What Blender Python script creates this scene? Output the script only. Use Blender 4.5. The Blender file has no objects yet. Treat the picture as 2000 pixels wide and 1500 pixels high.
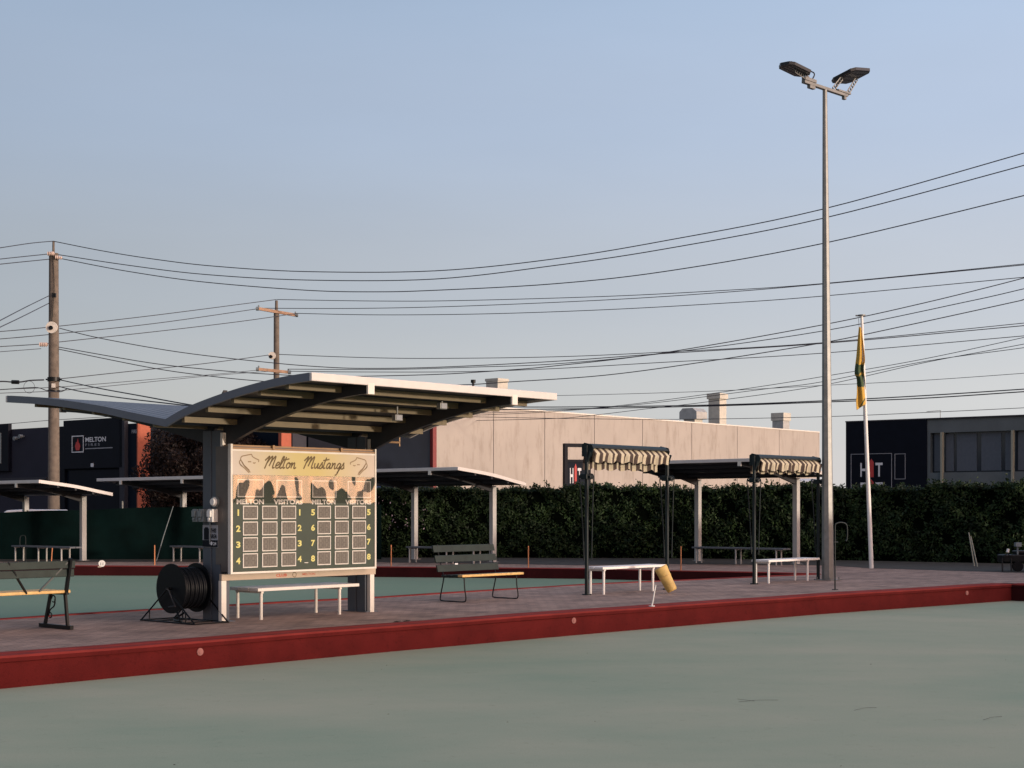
import bpy, math, random
import numpy as np
from mathutils import Vector, Matrix
from mathutils.geometry import tessellate_polygon
random.seed(7)
rng = np.random.default_rng(11)
scene = bpy.context.scene
COL = scene.collection

# ---------------------------------------------------------------- camera
F, HY, EYE = 3000.0, 990.0, 1.6
cam = bpy.data.cameras.new('camera'); cam_o = bpy.data.objects.new('camera', cam); COL.objects.link(cam_o)
cam.sensor_width = 36; cam.lens = 54.0; cam.shift_y = 0.12; cam.clip_end = 2000; cam.clip_start = 0.1
cam_o.location = (0, 0, EYE); cam_o.rotation_euler = (math.radians(90), 0, 0)
scene.camera = cam_o
scene.render.resolution_x = 1024; scene.render.resolution_y = 768

# ---------------------------------------------------------------- light
SUN_EL = math.radians(3.6)
SUN_AZ = math.radians(122)            # clockwise from +Y
sd = Vector((math.sin(SUN_AZ) * math.cos(SUN_EL), math.cos(SUN_AZ) * math.cos(SUN_EL), math.sin(SUN_EL)))
world = bpy.data.worlds.new('World'); scene.world = world; world.use_nodes = True
wn = world.node_tree.nodes; wl = world.node_tree.links
bg = wn['Background']
sky = wn.new('ShaderNodeTexSky'); sky.sky_type = 'NISHITA'; sky.sun_disc = False
sky.sun_elevation = SUN_EL; sky.sun_rotation = SUN_AZ
sky.altitude = 0; sky.air_density = 1.0; sky.dust_density = 1.5; sky.ozone_density = 2.0
# smoky evening air: the clear-sky model is veiled by pale haze, brighter and warmer round the sun
tcw = wn.new('ShaderNodeTexCoord'); spw = wn.new('ShaderNodeSeparateXYZ'); wl.new(tcw.outputs['Generated'], spw.inputs[0])
rw = wn.new('ShaderNodeValToRGB'); ew = rw.color_ramp.elements; rw.color_ramp.interpolation = 'EASE'
ew[0].position = 0.0; ew[0].color = (0.640, 0.615, 0.610, 1); ew[1].position = 1.0; ew[1].color = (0.24, 0.35, 0.55, 1)
for p_, c_ in ((0.06, (0.580, 0.585, 0.605, 1)), (0.14, (0.500, 0.530, 0.600, 1)), (0.25, (0.445, 0.525, 0.675, 1)), (0.34, (0.395, 0.500, 0.670, 1))):
    x_ = ew.new(p_); x_.color = c_
wl.new(spw.outputs[2], rw.inputs[0])
dt = wn.new('ShaderNodeVectorMath'); dt.operation = 'DOT_PRODUCT'; dt.inputs[1].default_value = tuple(sd); wl.new(tcw.outputs['Generated'], dt.inputs[0])
h1 = wn.new('ShaderNodeMath'); h1.operation = 'MULTIPLY_ADD'; h1.inputs[1].default_value = 0.5; h1.inputs[2].default_value = 0.5; wl.new(dt.outputs['Value'], h1.inputs[0])
h2 = wn.new('ShaderNodeMath'); h2.operation = 'POWER'; h2.inputs[1].default_value = 7.0; wl.new(h1.outputs[0], h2.inputs[0])
gl_ = wn.new('ShaderNodeMix'); gl_.data_type = 'RGBA'; gl_.clamp_result = False; gl_.inputs[6].default_value = (0, 0, 0, 1); gl_.inputs[7].default_value = (2.1, 1.05, 0.50, 1); wl.new(h2.outputs[0], gl_.inputs[0])
nzw = wn.new('ShaderNodeTexNoise'); nzw.inputs['Scale'].default_value = 2.2; nzw.inputs['Detail'].default_value = 5; mpw = wn.new('ShaderNodeMapping'); mpw.inputs['Scale'].default_value = (1, 1, 4.5); mpw.inputs['Rotation'].default_value = (0.25, 0.1, 0); wl.new(tcw.outputs['Generated'], mpw.inputs[0]); wl.new(mpw.outputs[0], nzw.inputs['Vector'])
nzm = wn.new('ShaderNodeMapRange'); nzm.inputs[1].default_value = 0.25; nzm.inputs[2].default_value = 0.75; nzm.inputs[3].default_value = 0.94; nzm.inputs[4].default_value = 1.06; wl.new(nzw.outputs[0], nzm.inputs[0])
hz_ = wn.new('ShaderNodeVectorMath'); hz_.operation = 'ADD'; wl.new(rw.outputs[0], hz_.inputs[0]); wl.new(gl_.outputs[2], hz_.inputs[1])
azm = wn.new('ShaderNodeMath'); azm.operation = 'MULTIPLY_ADD'; azm.inputs[1].default_value = 0.58; azm.inputs[2].default_value = 1.0; wl.new(spw.outputs[0], azm.inputs[0])
azn = wn.new('ShaderNodeMath'); azn.operation = 'MULTIPLY'; wl.new(azm.outputs[0], azn.inputs[0]); wl.new(nzm.outputs[0], azn.inputs[1])
hz2 = wn.new('ShaderNodeVectorMath'); hz2.operation = 'SCALE'; wl.new(hz_.outputs[0], hz2.inputs[0]); wl.new(azn.outputs[0], hz2.inputs['Scale'])
hz3 = wn.new('ShaderNodeVectorMath'); hz3.operation = 'SCALE'; wl.new(hz2.outputs[0], hz3.inputs[0]); hz3.inputs['Scale'].default_value = 9.0
sk_ = wn.new('ShaderNodeVectorMath'); sk_.operation = 'SCALE'; wl.new(sky.outputs[0], sk_.inputs[0]); sk_.inputs['Scale'].default_value = 0.4
sm_ = wn.new('ShaderNodeVectorMath'); sm_.operation = 'ADD'; wl.new(hz3.outputs[0], sm_.inputs[0]); wl.new(sk_.outputs[0], sm_.inputs[1])
wl.new(sm_.outputs[0], bg.inputs[0]); bg.inputs[1].default_value = 0.10
sun = bpy.data.lights.new('sun', 'SUN'); sun.energy = 2.5; sun.angle = math.radians(2.5); sun.color = (1.0, 0.85, 0.70)
sun_o = bpy.data.objects.new('sun', sun); COL.objects.link(sun_o)
sun_o.rotation_euler = sd.to_track_quat('Z', 'Y').to_euler()
scene.view_settings.view_transform = 'Standard'; scene.view_settings.look = 'None'
scene.view_settings.exposure = 0.0; scene.view_settings.gamma = 1.0

# ---------------------------------------------------------------- helpers
def G(x, y, z=0.0):
    Y = (EYE - z) * F / (y - HY); return Vector(((x - 1000) / F * Y, Y, z))
def P(x, y, Y): return Vector(((x - 1000) / F * Y, Y, EYE + (HY - y) / F * Y))
def along(o, d, x):
    """distance along ground direction d from o at which the photo column x is met"""
    t = (x - 1000) / F; return (t * o[1] - o[0]) / (d[0] - t * d[1])
def unit(deg): return Vector((math.cos(math.radians(deg)), math.sin(math.radians(deg)), 0))

def mat(name, col, rough=0.6, metal=0.0, var=0.12, scale=6.0, bump=0.0, bscale=60.0, spec=0.5, coat=0.0):
    m = bpy.data.materials.new(name); m.use_nodes = True
    n = m.node_tree.nodes; l = m.node_tree.links; b = n['Principled BSDF']
    b.inputs['Roughness'].default_value = rough; b.inputs['Metallic'].default_value = metal
    b.inputs['Specular IOR Level'].default_value = spec; b.inputs['Coat Weight'].default_value = coat
    tc = n.new('ShaderNodeTexCoord')
    nz = n.new('ShaderNodeTexNoise'); nz.inputs['Scale'].default_value = scale; nz.inputs['Detail'].default_value = 6
    l.new(tc.outputs['Object'], nz.inputs['Vector'])
    r = n.new('ShaderNodeValToRGB')
    c = np.array(col[:3])
    r.color_ramp.elements[0].color = (*np.clip(c * (1 - var), 0, 1), 1); r.color_ramp.elements[0].position = 0.3
    r.color_ramp.elements[1].color = (*np.clip(c * (1 + var), 0, 1), 1); r.color_ramp.elements[1].position = 0.7
    l.new(nz.outputs[0], r.inputs[0]); l.new(r.outputs[0], b.inputs['Base Color'])
    if bump:
        n2 = n.new('ShaderNodeTexNoise'); n2.inputs['Scale'].default_value = bscale; n2.inputs['Detail'].default_value = 4
        l.new(tc.outputs['Object'], n2.inputs['Vector'])
        bp = n.new('ShaderNodeBump'); bp.inputs['Strength'].default_value = bump; bp.inputs['Distance'].default_value = 0.01
        l.new(n2.outputs[0], bp.inputs['Height']); l.new(bp.outputs[0], b.inputs['Normal'])
    return m

class MB:
    def __init__(s): s.v = []; s.f = []; s.m = []; s.sm = []
    def add(s, vs, fs, m=0, smooth=False):
        o = len(s.v); s.v += [tuple(p) for p in vs]
        for f in fs: s.f.append([o + i for i in f]); s.m.append(m); s.sm.append(smooth)
        return s
    def box(s, x0, x1, y0, y1, z0, z1, m=0):
        v = [(x, y, z) for x in (x0, x1) for y in (y0, y1) for z in (z0, z1)]
        return s.add(v, [(0, 1, 3, 2), (4, 6, 7, 5), (0, 4, 5, 1), (2, 3, 7, 6), (0, 2, 6, 4), (1, 5, 7, 3)], m)
    def bar(s, p, q, w, h=None, m=0, up=(0, 0, 1)):
        h = w if h is None else h
        p = Vector(p); q = Vector(q); d = (q - p).normalized(); up = Vector(up)
        if abs(d.dot(up)) > 0.99: up = Vector((1, 0, 0))
        a = d.cross(up).normalized() * w / 2; b = a.cross(d).normalized() * h / 2
        v = [p - a - b, p + a - b, p + a + b, p - a + b, q - a - b, q + a - b, q + a + b, q - a + b]
        return s.add(v, [(3, 2, 1, 0), (4, 5, 6, 7), (0, 1, 5, 4), (1, 2, 6, 5), (2, 3, 7, 6), (3, 0, 4, 7)], m)
    def cyl(s, p, q, r, r2=None, n=14, m=0, caps=True, smooth=True):
        r2 = r if r2 is None else r2
        p = Vector(p); q = Vector(q); d = (q - p).normalized()
        up = Vector((0, 0, 1)) if abs(d.z) < 0.95 else Vector((1, 0, 0))
        a = d.cross(up).normalized(); b = a.cross(d)
        v = []
        for c, rr in ((p, r), (q, r2)):
            for i in range(n):
                t = 2 * math.pi * i / n; v.append(c + (a * math.cos(t) + b * math.sin(t)) * rr)
        s.add(v, [(i, (i + 1) % n, n + (i + 1) % n, n + i) for i in range(n)], m, smooth)
        if caps: s.add(v, [tuple(range(n))[::-1], tuple(range(n, 2 * n))], m)
        return s
    def tube(s, pts, r, n=8, m=0, closed=False):
        pts = [Vector(p) for p in pts]; N = len(pts); v = []; prev = None
        for i, p in enumerate(pts):
            if closed: d = pts[(i + 1) % N] - pts[i - 1]
            else: d = pts[min(i + 1, N - 1)] - pts[max(i - 1, 0)]
            d.normalize()
            if prev is None:
                up = Vector((0, 0, 1)) if abs(d.z) < 0.9 else Vector((1, 0, 0)); a = d.cross(up).normalized()
            else: a = (prev - d * prev.dot(d)).normalized()
            prev = a; b = a.cross(d)
            for k in range(n):
                t = 2 * math.pi * k / n; v.append(p + (a * math.cos(t) + b * math.sin(t)) * r)
        fs = []
        for i in range(N if closed else N - 1):
            j = (i + 1) % N
            for k in range(n): fs.append((i * n + k, i * n + (k + 1) % n, j * n + (k + 1) % n, j * n + k))
        s.add(v, fs, m, True)
        if not closed: s.add(v, [tuple(range(n))[::-1], tuple(range((N - 1) * n, N * n))], m)
        return s
    def prism_x(s, poly, x0, x1, m=0):
        """poly of (y,z) extruded along x"""
        n = len(poly)
        v = [(x0, y, z) for y, z in poly] + [(x1, y, z) for y, z in poly]
        s.add(v, [(i, (i + 1) % n, n + (i + 1) % n, n + i) for i in range(n)] + [tuple(range(n))[::-1], tuple(range(n, 2 * n))], m)
        return s
    def prism_y(s, poly, y0, y1, m=0):
        n = len(poly)
        v = [(x, y0, z) for x, z in poly] + [(x, y1, z) for x, z in poly]
        s.add(v, [(i, (i + 1) % n, n + (i + 1) % n, n + i) for i in range(n)] + [tuple(range(n))[::-1], tuple(range(n, 2 * n))], m)
        return s
    def frame_y(s, x0, x1, z0, z1, w, y0, y1, m=0):
        s.box(x0, x1, y0, y1, z1 - w, z1, m); s.box(x0, x1, y0, y1, z0, z0 + w, m)
        s.box(x0, x0 + w, y0, y1, z0 + w, z1 - w, m); s.box(x1 - w, x1, y0, y1, z0 + w, z1 - w, m); return s
    def ribbon(s, pts, w, y, m=0):
        """flat stroke in the x-z plane"""
        pts = [Vector((p[0], 0, p[1])) for p in pts]; v = []
        for i, p in enumerate(pts):
            d = (pts[min(i + 1, len(pts) - 1)] - pts[max(i - 1, 0)]).normalized()
            nrm = Vector((-d.z, 0, d.x)) * w / 2
            v += [(p.x + nrm.x, y, p.z + nrm.z), (p.x - nrm.x, y, p.z - nrm.z)]
        return s.add(v, [(2 * i, 2 * i + 1, 2 * i + 3, 2 * i + 2) for i in range(len(pts) - 1)], m)
    def text(s, txt, x0, x1, z0, z1, y, m=0, bold=0.0):
        c = bpy.data.curves.new('t', 'FONT'); c.body = txt; c.offset = bold; c.resolution_u = 3
        o = bpy.data.objects.new('t', c); COL.objects.link(o)
        dg = bpy.context.evaluated_depsgraph_get(); me = bpy.data.meshes.new_from_object(o.evaluated_get(dg))
        vs = [v.co.copy() for v in me.vertices]; fs = [tuple(p.vertices) for p in me.polygons]
        bpy.data.objects.remove(o); bpy.data.curves.remove(c); bpy.data.meshes.remove(me)
        ax = min(v.x for v in vs); bx = max(v.x for v in vs); az = min(v.y for v in vs); bz = max(v.y for v in vs)
        out = [(x0 + (v.x - ax) / (bx - ax) * (x1 - x0), y, z0 + (v.y - az) / (bz - az) * (z1 - z0)) for v in vs]
        return s.add(out, fs, m)
    def build(s, name, mats, parent=None, bevel=0.0):
        me = bpy.data.meshes.new(name); me.from_pydata(s.v, [], s.f)
        if not isinstance(mats, (list, tuple)): mats = [mats]
        for m in mats: me.materials.append(m)
        me.polygons.foreach_set('material_index', s.m); me.polygons.foreach_set('use_smooth', s.sm)
        me.update()
        o = bpy.data.objects.new(name, me); COL.objects.link(o)
        if parent: o.parent = parent
        if bevel:
            b = o.modifiers.new('bevel', 'BEVEL'); b.width = bevel; b.segments = 2; b.limit_method = 'ANGLE'
        return o

def smooth(pts, k=6):
    out = []; n = len(pts)
    for i in range(n - 1):
        p0 = pts[max(i - 1, 0)]; p1 = pts[i]; p2 = pts[i + 1]; p3 = pts[min(i + 2, n - 1)]
        for j in range(k):
            t = j / k
            out.append(tuple(0.5 * (2 * b + (c - a) * t + (2 * a - 5 * b + 4 * c - d) * t * t + (3 * b - a - 3 * c + d) * t ** 3)
                             for a, b, c, d in zip(p0, p1, p2, p3)))
    out.append(tuple(pts[-1])); return out

def tag(o, label=None, cat=None, group=None, kind=None):
    if label: o['label'] = label
    if cat: o['category'] = cat
    if group: o['group'] = group
    if kind: o['kind'] = kind
    return o
def thing(name, label, cat, loc=(0, 0, 0), rot=0.0, group=None):
    o = bpy.data.objects.new(name, None); COL.objects.link(o); o.location = loc
    o.rotation_euler = (0, 0, math.radians(rot)); o.empty_display_size = 0.2
    return tag(o, label, cat, group)
def struct(o): o['kind'] = 'structure'; return o

# ---------------------------------------------------------------- materials
M = {}
M['steel_light'] = mat('painted_steel_cream', (0.72, 0.68, 0.61), 0.45, var=0.06)
M['steel_grey'] = mat('painted_steel_grey', (0.15, 0.17, 0.20), 0.45, var=0.08, scale=3)
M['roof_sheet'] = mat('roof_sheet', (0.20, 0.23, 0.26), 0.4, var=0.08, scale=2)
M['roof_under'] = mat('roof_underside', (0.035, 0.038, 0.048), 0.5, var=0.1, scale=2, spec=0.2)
M['galv'] = mat('galvanised_steel', (0.21, 0.21, 0.20), 0.45, metal=0.3, var=0.15, scale=8)
M['black'] = mat('black_paint', (0.005, 0.006, 0.007), 0.4, var=0.2, spec=0.25)
M['rubber'] = mat('black_rubber', (0.0035, 0.0045, 0.0065), 0.45, var=0.3, scale=20, spec=0.18)
M['dark_green_paint'] = mat('dark_green_paint', (0.006, 0.013, 0.015), 0.45, var=0.2, spec=0.3)
M['green_slat'] = mat('green_slat', (0.016, 0.027, 0.024), 0.5, var=0.2, scale=9, spec=0.25)
M['orange_wood'] = mat('varnished_wood', (0.66, 0.42, 0.15), 0.5, var=0.18, scale=14)
M['alu'] = mat('aluminium_plank', (0.74, 0.70, 0.64), 0.4, var=0.06)
M['white'] = mat('white_paint', (0.82, 0.80, 0.76), 0.5, var=0.05)
M['dull_alu'] = mat('weathered_plank', (0.10, 0.11, 0.125), 0.5, var=0.1)
M['leg_grey'] = mat('leg_tube', (0.45, 0.43, 0.40), 0.45, var=0.08)
M['wood_pole'] = mat('weathered_pole', (0.150, 0.122, 0.098), 0.9, var=0.25, scale=5, bump=0.4, bscale=20)
M['wire'] = mat('wire', (0.035, 0.035, 0.045), 0.6, var=0.1)
M['ceramic'] = mat('insulator', (0.55, 0.42, 0.36), 0.3, var=0.2)
M['ring'] = mat('ring_plate', (0.70, 0.64, 0.56), 0.5, var=0.1)
M['navy'] = mat('navy_cladding', (0.0045, 0.0060, 0.0125), 0.5, var=0.15, scale=2, spec=0.12)
M['navy2'] = mat('slate_cladding', (0.0065, 0.011, 0.020), 0.6, var=0.15, scale=1, spec=0.10)
M['charcoal'] = mat('charcoal_wall', (0.033, 0.034, 0.048), 0.8, var=0.10, scale=0.6, spec=0.1)
M['charcoal2'] = mat('charcoal_pillar', (0.028, 0.028, 0.038), 0.8, var=0.1)
M['orange'] = mat('orange_cladding', (0.42, 0.12, 0.07), 0.6, var=0.08, spec=0.15)
M['redtrim'] = mat('red_trim', (0.20, 0.035, 0.035), 0.6, var=0.1)
M['letter_white'] = mat('letter_white', (0.72, 0.72, 0.74), 0.6, var=0.03)
M['letter_red'] = mat('letter_red', (0.52, 0.05, 0.045), 0.6, var=0.03)
M['letter_grey'] = mat('letter_grey', (0.32, 0.33, 0.36), 0.6, var=0.03)
M['grey_render'] = mat('grey_render', (0.130, 0.150, 0.158), 0.9, var=0.12, scale=0.7, spec=0.1)
M['grey_pale'] = mat('grey_pale_render', (0.13, 0.145, 0.16), 0.9, var=0.08, scale=0.7)
M['cream_post'] = mat('cream_post', (0.30, 0.30, 0.24), 0.6, var=0.06)
M['glass_dark'] = mat('dark_glazing', (0.02, 0.027, 0.038), 0.15, var=0.1, spec=0.6)
M['blue_glass'] = mat('grey_blind', (0.080, 0.095, 0.120), 0.5, var=0.08)
M['flue_dark'] = mat('flue_sheet', (0.42, 0.42, 0.40), 0.45, metal=0.2, var=0.12, scale=5)
M['blue_car'] = mat('blue_car_paint', (0.02, 0.06, 0.25), 0.3, var=0.05, coat=0.4)
M['white_car'] = mat('white_car_paint', (0.75, 0.75, 0.76), 0.3, var=0.03, coat=0.4)
M['peg'] = mat('orange_peg', (0.62, 0.24, 0.10), 0.6, var=0.06)
M['yellow'] = mat('mustard_vinyl', (0.62, 0.42, 0.13), 0.55, var=0.2, scale=7)
M['shadecloth'] = mat('green_shadecloth', (0.0018, 0.0100, 0.0095), 0.8, var=0.35, scale=1.5, spec=0.08)
M['plastic_grey'] = mat('grey_plastic', (0.20, 0.23, 0.24), 0.5, var=0.08)

def leaf_mat(name, dark, light, rough=0.55):
    m = bpy.data.materials.new(name); m.use_nodes = True
    n = m.node_tree.nodes; l = m.node_tree.links; b = n['Principled BSDF']
    b.inputs['Roughness'].default_value = rough; b.inputs['Specular IOR Level'].default_value = 0.22
    tc = n.new('ShaderNodeTexCoord'); nz = n.new('ShaderNodeTexNoise'); nz.inputs['Scale'].default_value = 2.2; nz.inputs['Detail'].default_value = 8
    nz.inputs['Roughness'].default_value = 0.75
    l.new(tc.outputs['Object'], nz.inputs['Vector'])
    r = n.new('ShaderNodeValToRGB'); r.color_ramp.elements[0].position = 0.36; r.color_ramp.elements[1].position = 0.66
    r.color_ramp.elements[0].color = (*dark, 1); r.color_ramp.elements[1].color = (*light, 1)
    l.new(nz.outputs[0], r.inputs[0]); l.new(r.outputs[0], b.inputs['Base Color'])
    return m
M['hedge_leaf'] = leaf_mat('hedge_leaf', (0.0045, 0.011, 0.0045), (0.040, 0.074, 0.024))
M['hedge_core'] = mat('hedge_core', (0.002, 0.003, 0.002), 0.9, var=0.3, spec=0.0)  # near-black colour stands in for the shade inside the foliage
M['plum_leaf'] = leaf_mat('plum_leaf', (0.005, 0.003, 0.0025), (0.024, 0.013, 0.010))
M['flower'] = mat('pale_flower', (0.35, 0.26, 0.33), 0.6, var=0.2)
M['bark'] = mat('bark', (0.05, 0.035, 0.03), 0.9, var=0.3)

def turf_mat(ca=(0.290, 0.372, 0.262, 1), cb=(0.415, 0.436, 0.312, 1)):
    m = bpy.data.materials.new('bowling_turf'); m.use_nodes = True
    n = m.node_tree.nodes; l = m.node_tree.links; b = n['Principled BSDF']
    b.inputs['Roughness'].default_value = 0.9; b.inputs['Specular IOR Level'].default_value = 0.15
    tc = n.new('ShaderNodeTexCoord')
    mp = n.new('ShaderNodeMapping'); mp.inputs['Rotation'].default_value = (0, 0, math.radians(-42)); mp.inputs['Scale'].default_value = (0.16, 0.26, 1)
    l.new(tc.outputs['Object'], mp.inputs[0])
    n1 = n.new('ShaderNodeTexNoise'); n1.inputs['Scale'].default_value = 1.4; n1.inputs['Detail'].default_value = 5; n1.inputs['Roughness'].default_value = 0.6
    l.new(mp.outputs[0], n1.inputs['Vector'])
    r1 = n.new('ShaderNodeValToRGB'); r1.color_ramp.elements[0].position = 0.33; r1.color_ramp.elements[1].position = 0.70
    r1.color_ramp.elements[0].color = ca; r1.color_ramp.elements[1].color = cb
    l.new(n1.outputs[0], r1.inputs[0])
    n2 = n.new('ShaderNodeTexNoise'); n2.inputs['Scale'].default_value = 90; n2.inputs['Detail'].default_value = 4
    l.new(tc.outputs['Object'], n2.inputs['Vector'])
    r2 = n.new('ShaderNodeValToRGB'); r2.color_ramp.elements[0].color = (0.72, 0.72, 0.72, 1); r2.color_ramp.elements[1].color = (1.25, 1.25, 1.25, 1)
    l.new(n2.outputs[0], r2.inputs[0])
    mx = n.new('ShaderNodeMix'); mx.data_type = 'RGBA'; mx.blend_type = 'MULTIPLY'; mx.inputs[0].default_value = 0.8
    l.new(r1.outputs[0], mx.inputs[6]); l.new(r2.outputs[0], mx.inputs[7])
    # faint wear specks
    n3 = n.new('ShaderNodeTexNoise'); n3.inputs['Scale'].default_value = 7; n3.inputs['Detail'].default_value = 8; n3.inputs['Roughness'].default_value = 0.8
    l.new(tc.outputs['Object'], n3.inputs['Vector'])
    r3 = n.new('ShaderNodeValToRGB'); r3.color_ramp.elements[0].position = 0.30; r3.color_ramp.elements[1].position = 0.42
    r3.color_ramp.elements[0].color = (0.80, 0.80, 0.80, 1); r3.color_ramp.elements[1].color = (1, 1, 1, 1)
    l.new(n3.outputs[0], r3.inputs[0])
    m2 = n.new('ShaderNodeMix'); m2.data_type = 'RGBA'; m2.blend_type = 'MULTIPLY'; m2.inputs[0].default_value = 1
    l.new(mx.outputs[2], m2.inputs[6]); l.new(r3.outputs[0], m2.inputs[7]); l.new(m2.outputs[2], b.inputs['Base Color'])
    bp = n.new('ShaderNodeBump'); bp.inputs['Strength'].default_value = 0.15; bp.inputs['Distance'].default_value = 0.01
    l.new(n2.outputs[0], bp.inputs['Height']); l.new(bp.outputs[0], b.inputs['Normal'])
    return m
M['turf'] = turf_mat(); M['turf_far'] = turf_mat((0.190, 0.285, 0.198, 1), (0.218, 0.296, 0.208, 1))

def brick_paving():
    m = bpy.data.materials.new('brick_paving'); m.use_nodes = True
    n = m.node_tree.nodes; l = m.node_tree.links; b = n['Principled BSDF']
    b.inputs['Roughness'].default_value = 0.85; b.inputs['Specular IOR Level'].default_value = 0.2
    tc = n.new('ShaderNodeTexCoord'); mp = n.new('ShaderNodeMapping'); mp.inputs['Rotation'].default_value = (0, 0, math.radians(-46))
    l.new(tc.outputs['Object'], mp.inputs[0])
    br = n.new('ShaderNodeTexBrick'); br.inputs['Scale'].default_value = 1.0
    br.inputs['Brick Width'].default_value = 0.23; br.inputs['Row Height'].default_value = 0.115; br.inputs['Mortar Size'].default_value = 0.006
    br.inputs['Color1'].default_value = (0.365, 0.265, 0.215, 1); br.inputs['Color2'].default_value = (0.240, 0.175, 0.145, 1)
    br.inputs['Mortar'].default_value = (0.12, 0.10, 0.092, 1); br.inputs['Bias'].default_value = -0.2
    l.new(mp.outputs[0], br.inputs['Vector'])
    nz = n.new('ShaderNodeTexNoise'); nz.inputs['Scale'].default_value = 1.3; nz.inputs['Detail'].default_value = 7
    l.new(tc.outputs['Object'], nz.inputs['Vector'])
    r = n.new('ShaderNodeValToRGB'); r.color_ramp.elements[0].position = 0.3; r.color_ramp.elements[1].position = 0.7
    r.color_ramp.elements[0].color = (0.7, 0.7, 0.7, 1); r.color_ramp.elements[1].color = (1.3, 1.28, 1.25, 1)
    l.new(nz.outputs[0], r.inputs[0])
    mx = n.new('ShaderNodeMix'); mx.data_type = 'RGBA'; mx.blend_type = 'MULTIPLY'; mx.inputs[0].default_value = 1
    l.new(br.outputs[0], mx.inputs[6]); l.new(r.outputs[0], mx.inputs[7]); l.new(mx.outputs[2], b.inputs['Base Color'])
    bp = n.new('ShaderNodeBump'); bp.inputs['Strength'].default_value = 0.4; bp.inputs['Distance'].default_value = 0.004; bp.invert = True
    l.new(br.outputs['Fac'], bp.inputs['Height']); l.new(bp.outputs[0], b.inputs['Normal'])
    return m
M['paving'] = brick_paving()
def wear_mat(*a, **k):
    m = mat(*a, **k); n = m.node_tree.nodes; l = m.node_tree.links; b = n['Principled BSDF']
    ramp = [x for x in n if x.type == 'VALTORGB'][0]; tc = [x for x in n if x.type == 'TEX_COORD'][0]
    mp = n.new('ShaderNodeMapping'); mp.inputs['Rotation'].default_value = (0, 0, math.radians(-45)); mp.inputs['Scale'].default_value = (1.1, 9, 9); l.new(tc.outputs['Object'], mp.inputs[0])
    nz = n.new('ShaderNodeTexNoise'); nz.inputs['Scale'].default_value = 2.0; nz.inputs['Detail'].default_value = 9; nz.inputs['Roughness'].default_value = 0.72; l.new(mp.outputs[0], nz.inputs['Vector'])
    r = n.new('ShaderNodeValToRGB'); e = r.color_ramp.elements; e[0].position = 0.28; e[0].color = (0.62, 0.60, 0.60, 1); e[1].position = 0.46; e[1].color = (1, 1, 1, 1)
    x = e.new(0.66); x.color = (1, 1, 1, 1); x = e.new(0.80); x.color = (1.35, 1.6, 1.6, 1); l.new(nz.outputs[0], r.inputs[0])
    mx = n.new('ShaderNodeMix'); mx.data_type = 'RGBA'; mx.blend_type = 'MULTIPLY'; mx.inputs[0].default_value = 0.9; l.new(ramp.outputs[0], mx.inputs[6]); l.new(r.outputs[0], mx.inputs[7])
    l.new(mx.outputs[2], b.inputs['Base Color']); return m
M['red_carpet'] = wear_mat('red_carpet', (0.125, 0.0125, 0.0115), 0.85, var=0.16, scale=2.5, bump=0.25, bscale=80, spec=0.15)  # face red set darker than the cap to hold its shade
M['soil'] = mat('garden_soil', (0.042, 0.042, 0.036), 0.95, var=0.4, scale=3, bump=0.6, bscale=25)
M['ground'] = mat('ground', (0.07, 0.065, 0.055), 0.95, var=0.3, scale=0.3)

def concrete_mat():
    m = mat('tilt_concrete', (0.405, 0.365, 0.325), 0.85, var=0.07, scale=0.5)
    n = m.node_tree.nodes; l = m.node_tree.links; b = n['Principled BSDF']; ramp = [x for x in n if x.type == 'VALTORGB'][0]
    tc = [x for x in n if x.type == 'TEX_COORD'][0]
    # vertical drip stains and blotches
    mp = n.new('ShaderNodeMapping'); mp.inputs['Scale'].default_value = (2.2, 2.2, 0.5); l.new(tc.outputs['Object'], mp.inputs[0])
    nz = n.new('ShaderNodeTexNoise'); nz.inputs['Scale'].default_value = 1.0; nz.inputs['Detail'].default_value = 9; nz.inputs['Roughness'].default_value = 0.7
    l.new(mp.outputs[0], nz.inputs['Vector'])
    r = n.new('ShaderNodeValToRGB'); r.color_ramp.elements[0].position = 0.30; r.color_ramp.elements[1].position = 0.50
    r.color_ramp.elements[0].color = (0.66, 0.62, 0.58, 1); r.color_ramp.elements[1].color = (1, 1, 1, 1)
    l.new(nz.outputs[0], r.inputs[0])
    mx = n.new('ShaderNodeMix'); mx.data_type = 'RGBA'; mx.blend_type = 'MULTIPLY'; mx.inputs[0].default_value = 0.8
    l.new(ramp.outputs[0], mx.inputs[6]); l.new(r.outputs[0], mx.inputs[7]); l.new(mx.outputs[2], b.inputs['Base Color'])
    return m
M['concrete'] = concrete_mat()

def stripe_mat():
    m = bpy.data.materials.new('striped_canvas'); m.use_nodes = True
    n = m.node_tree.nodes; l = m.node_tree.links; b = n['Principled BSDF']; b.inputs['Roughness'].default_value = 0.9
    tc = n.new('ShaderNodeTexCoord'); sp = n.new('ShaderNodeSeparateXYZ'); l.new(tc.outputs['Object'], sp.inputs[0])
    mm = n.new('ShaderNodeMath'); mm.operation = 'MULTIPLY'; mm.inputs[1].default_value = 1 / 0.178; l.new(sp.outputs[0], mm.inputs[0])
    fr = n.new('ShaderNodeMath'); fr.operation = 'FRACT'; l.new(mm.outputs[0], fr.inputs[0])
    gt = n.new('ShaderNodeMath'); gt.operation = 'GREATER_THAN'; gt.inputs[1].default_value = 0.5; l.new(fr.outputs[0], gt.inputs[0])
    mx = n.new('ShaderNodeMix'); mx.data_type = 'RGBA'
    mx.inputs[6].default_value = (0.060, 0.043, 0.036, 1); mx.inputs[7].default_value = (0.50, 0.45, 0.33, 1)
    l.new(gt.outputs[0], mx.inputs[0]); l.new(mx.outputs[2], b.inputs['Base Color']); return m
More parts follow.
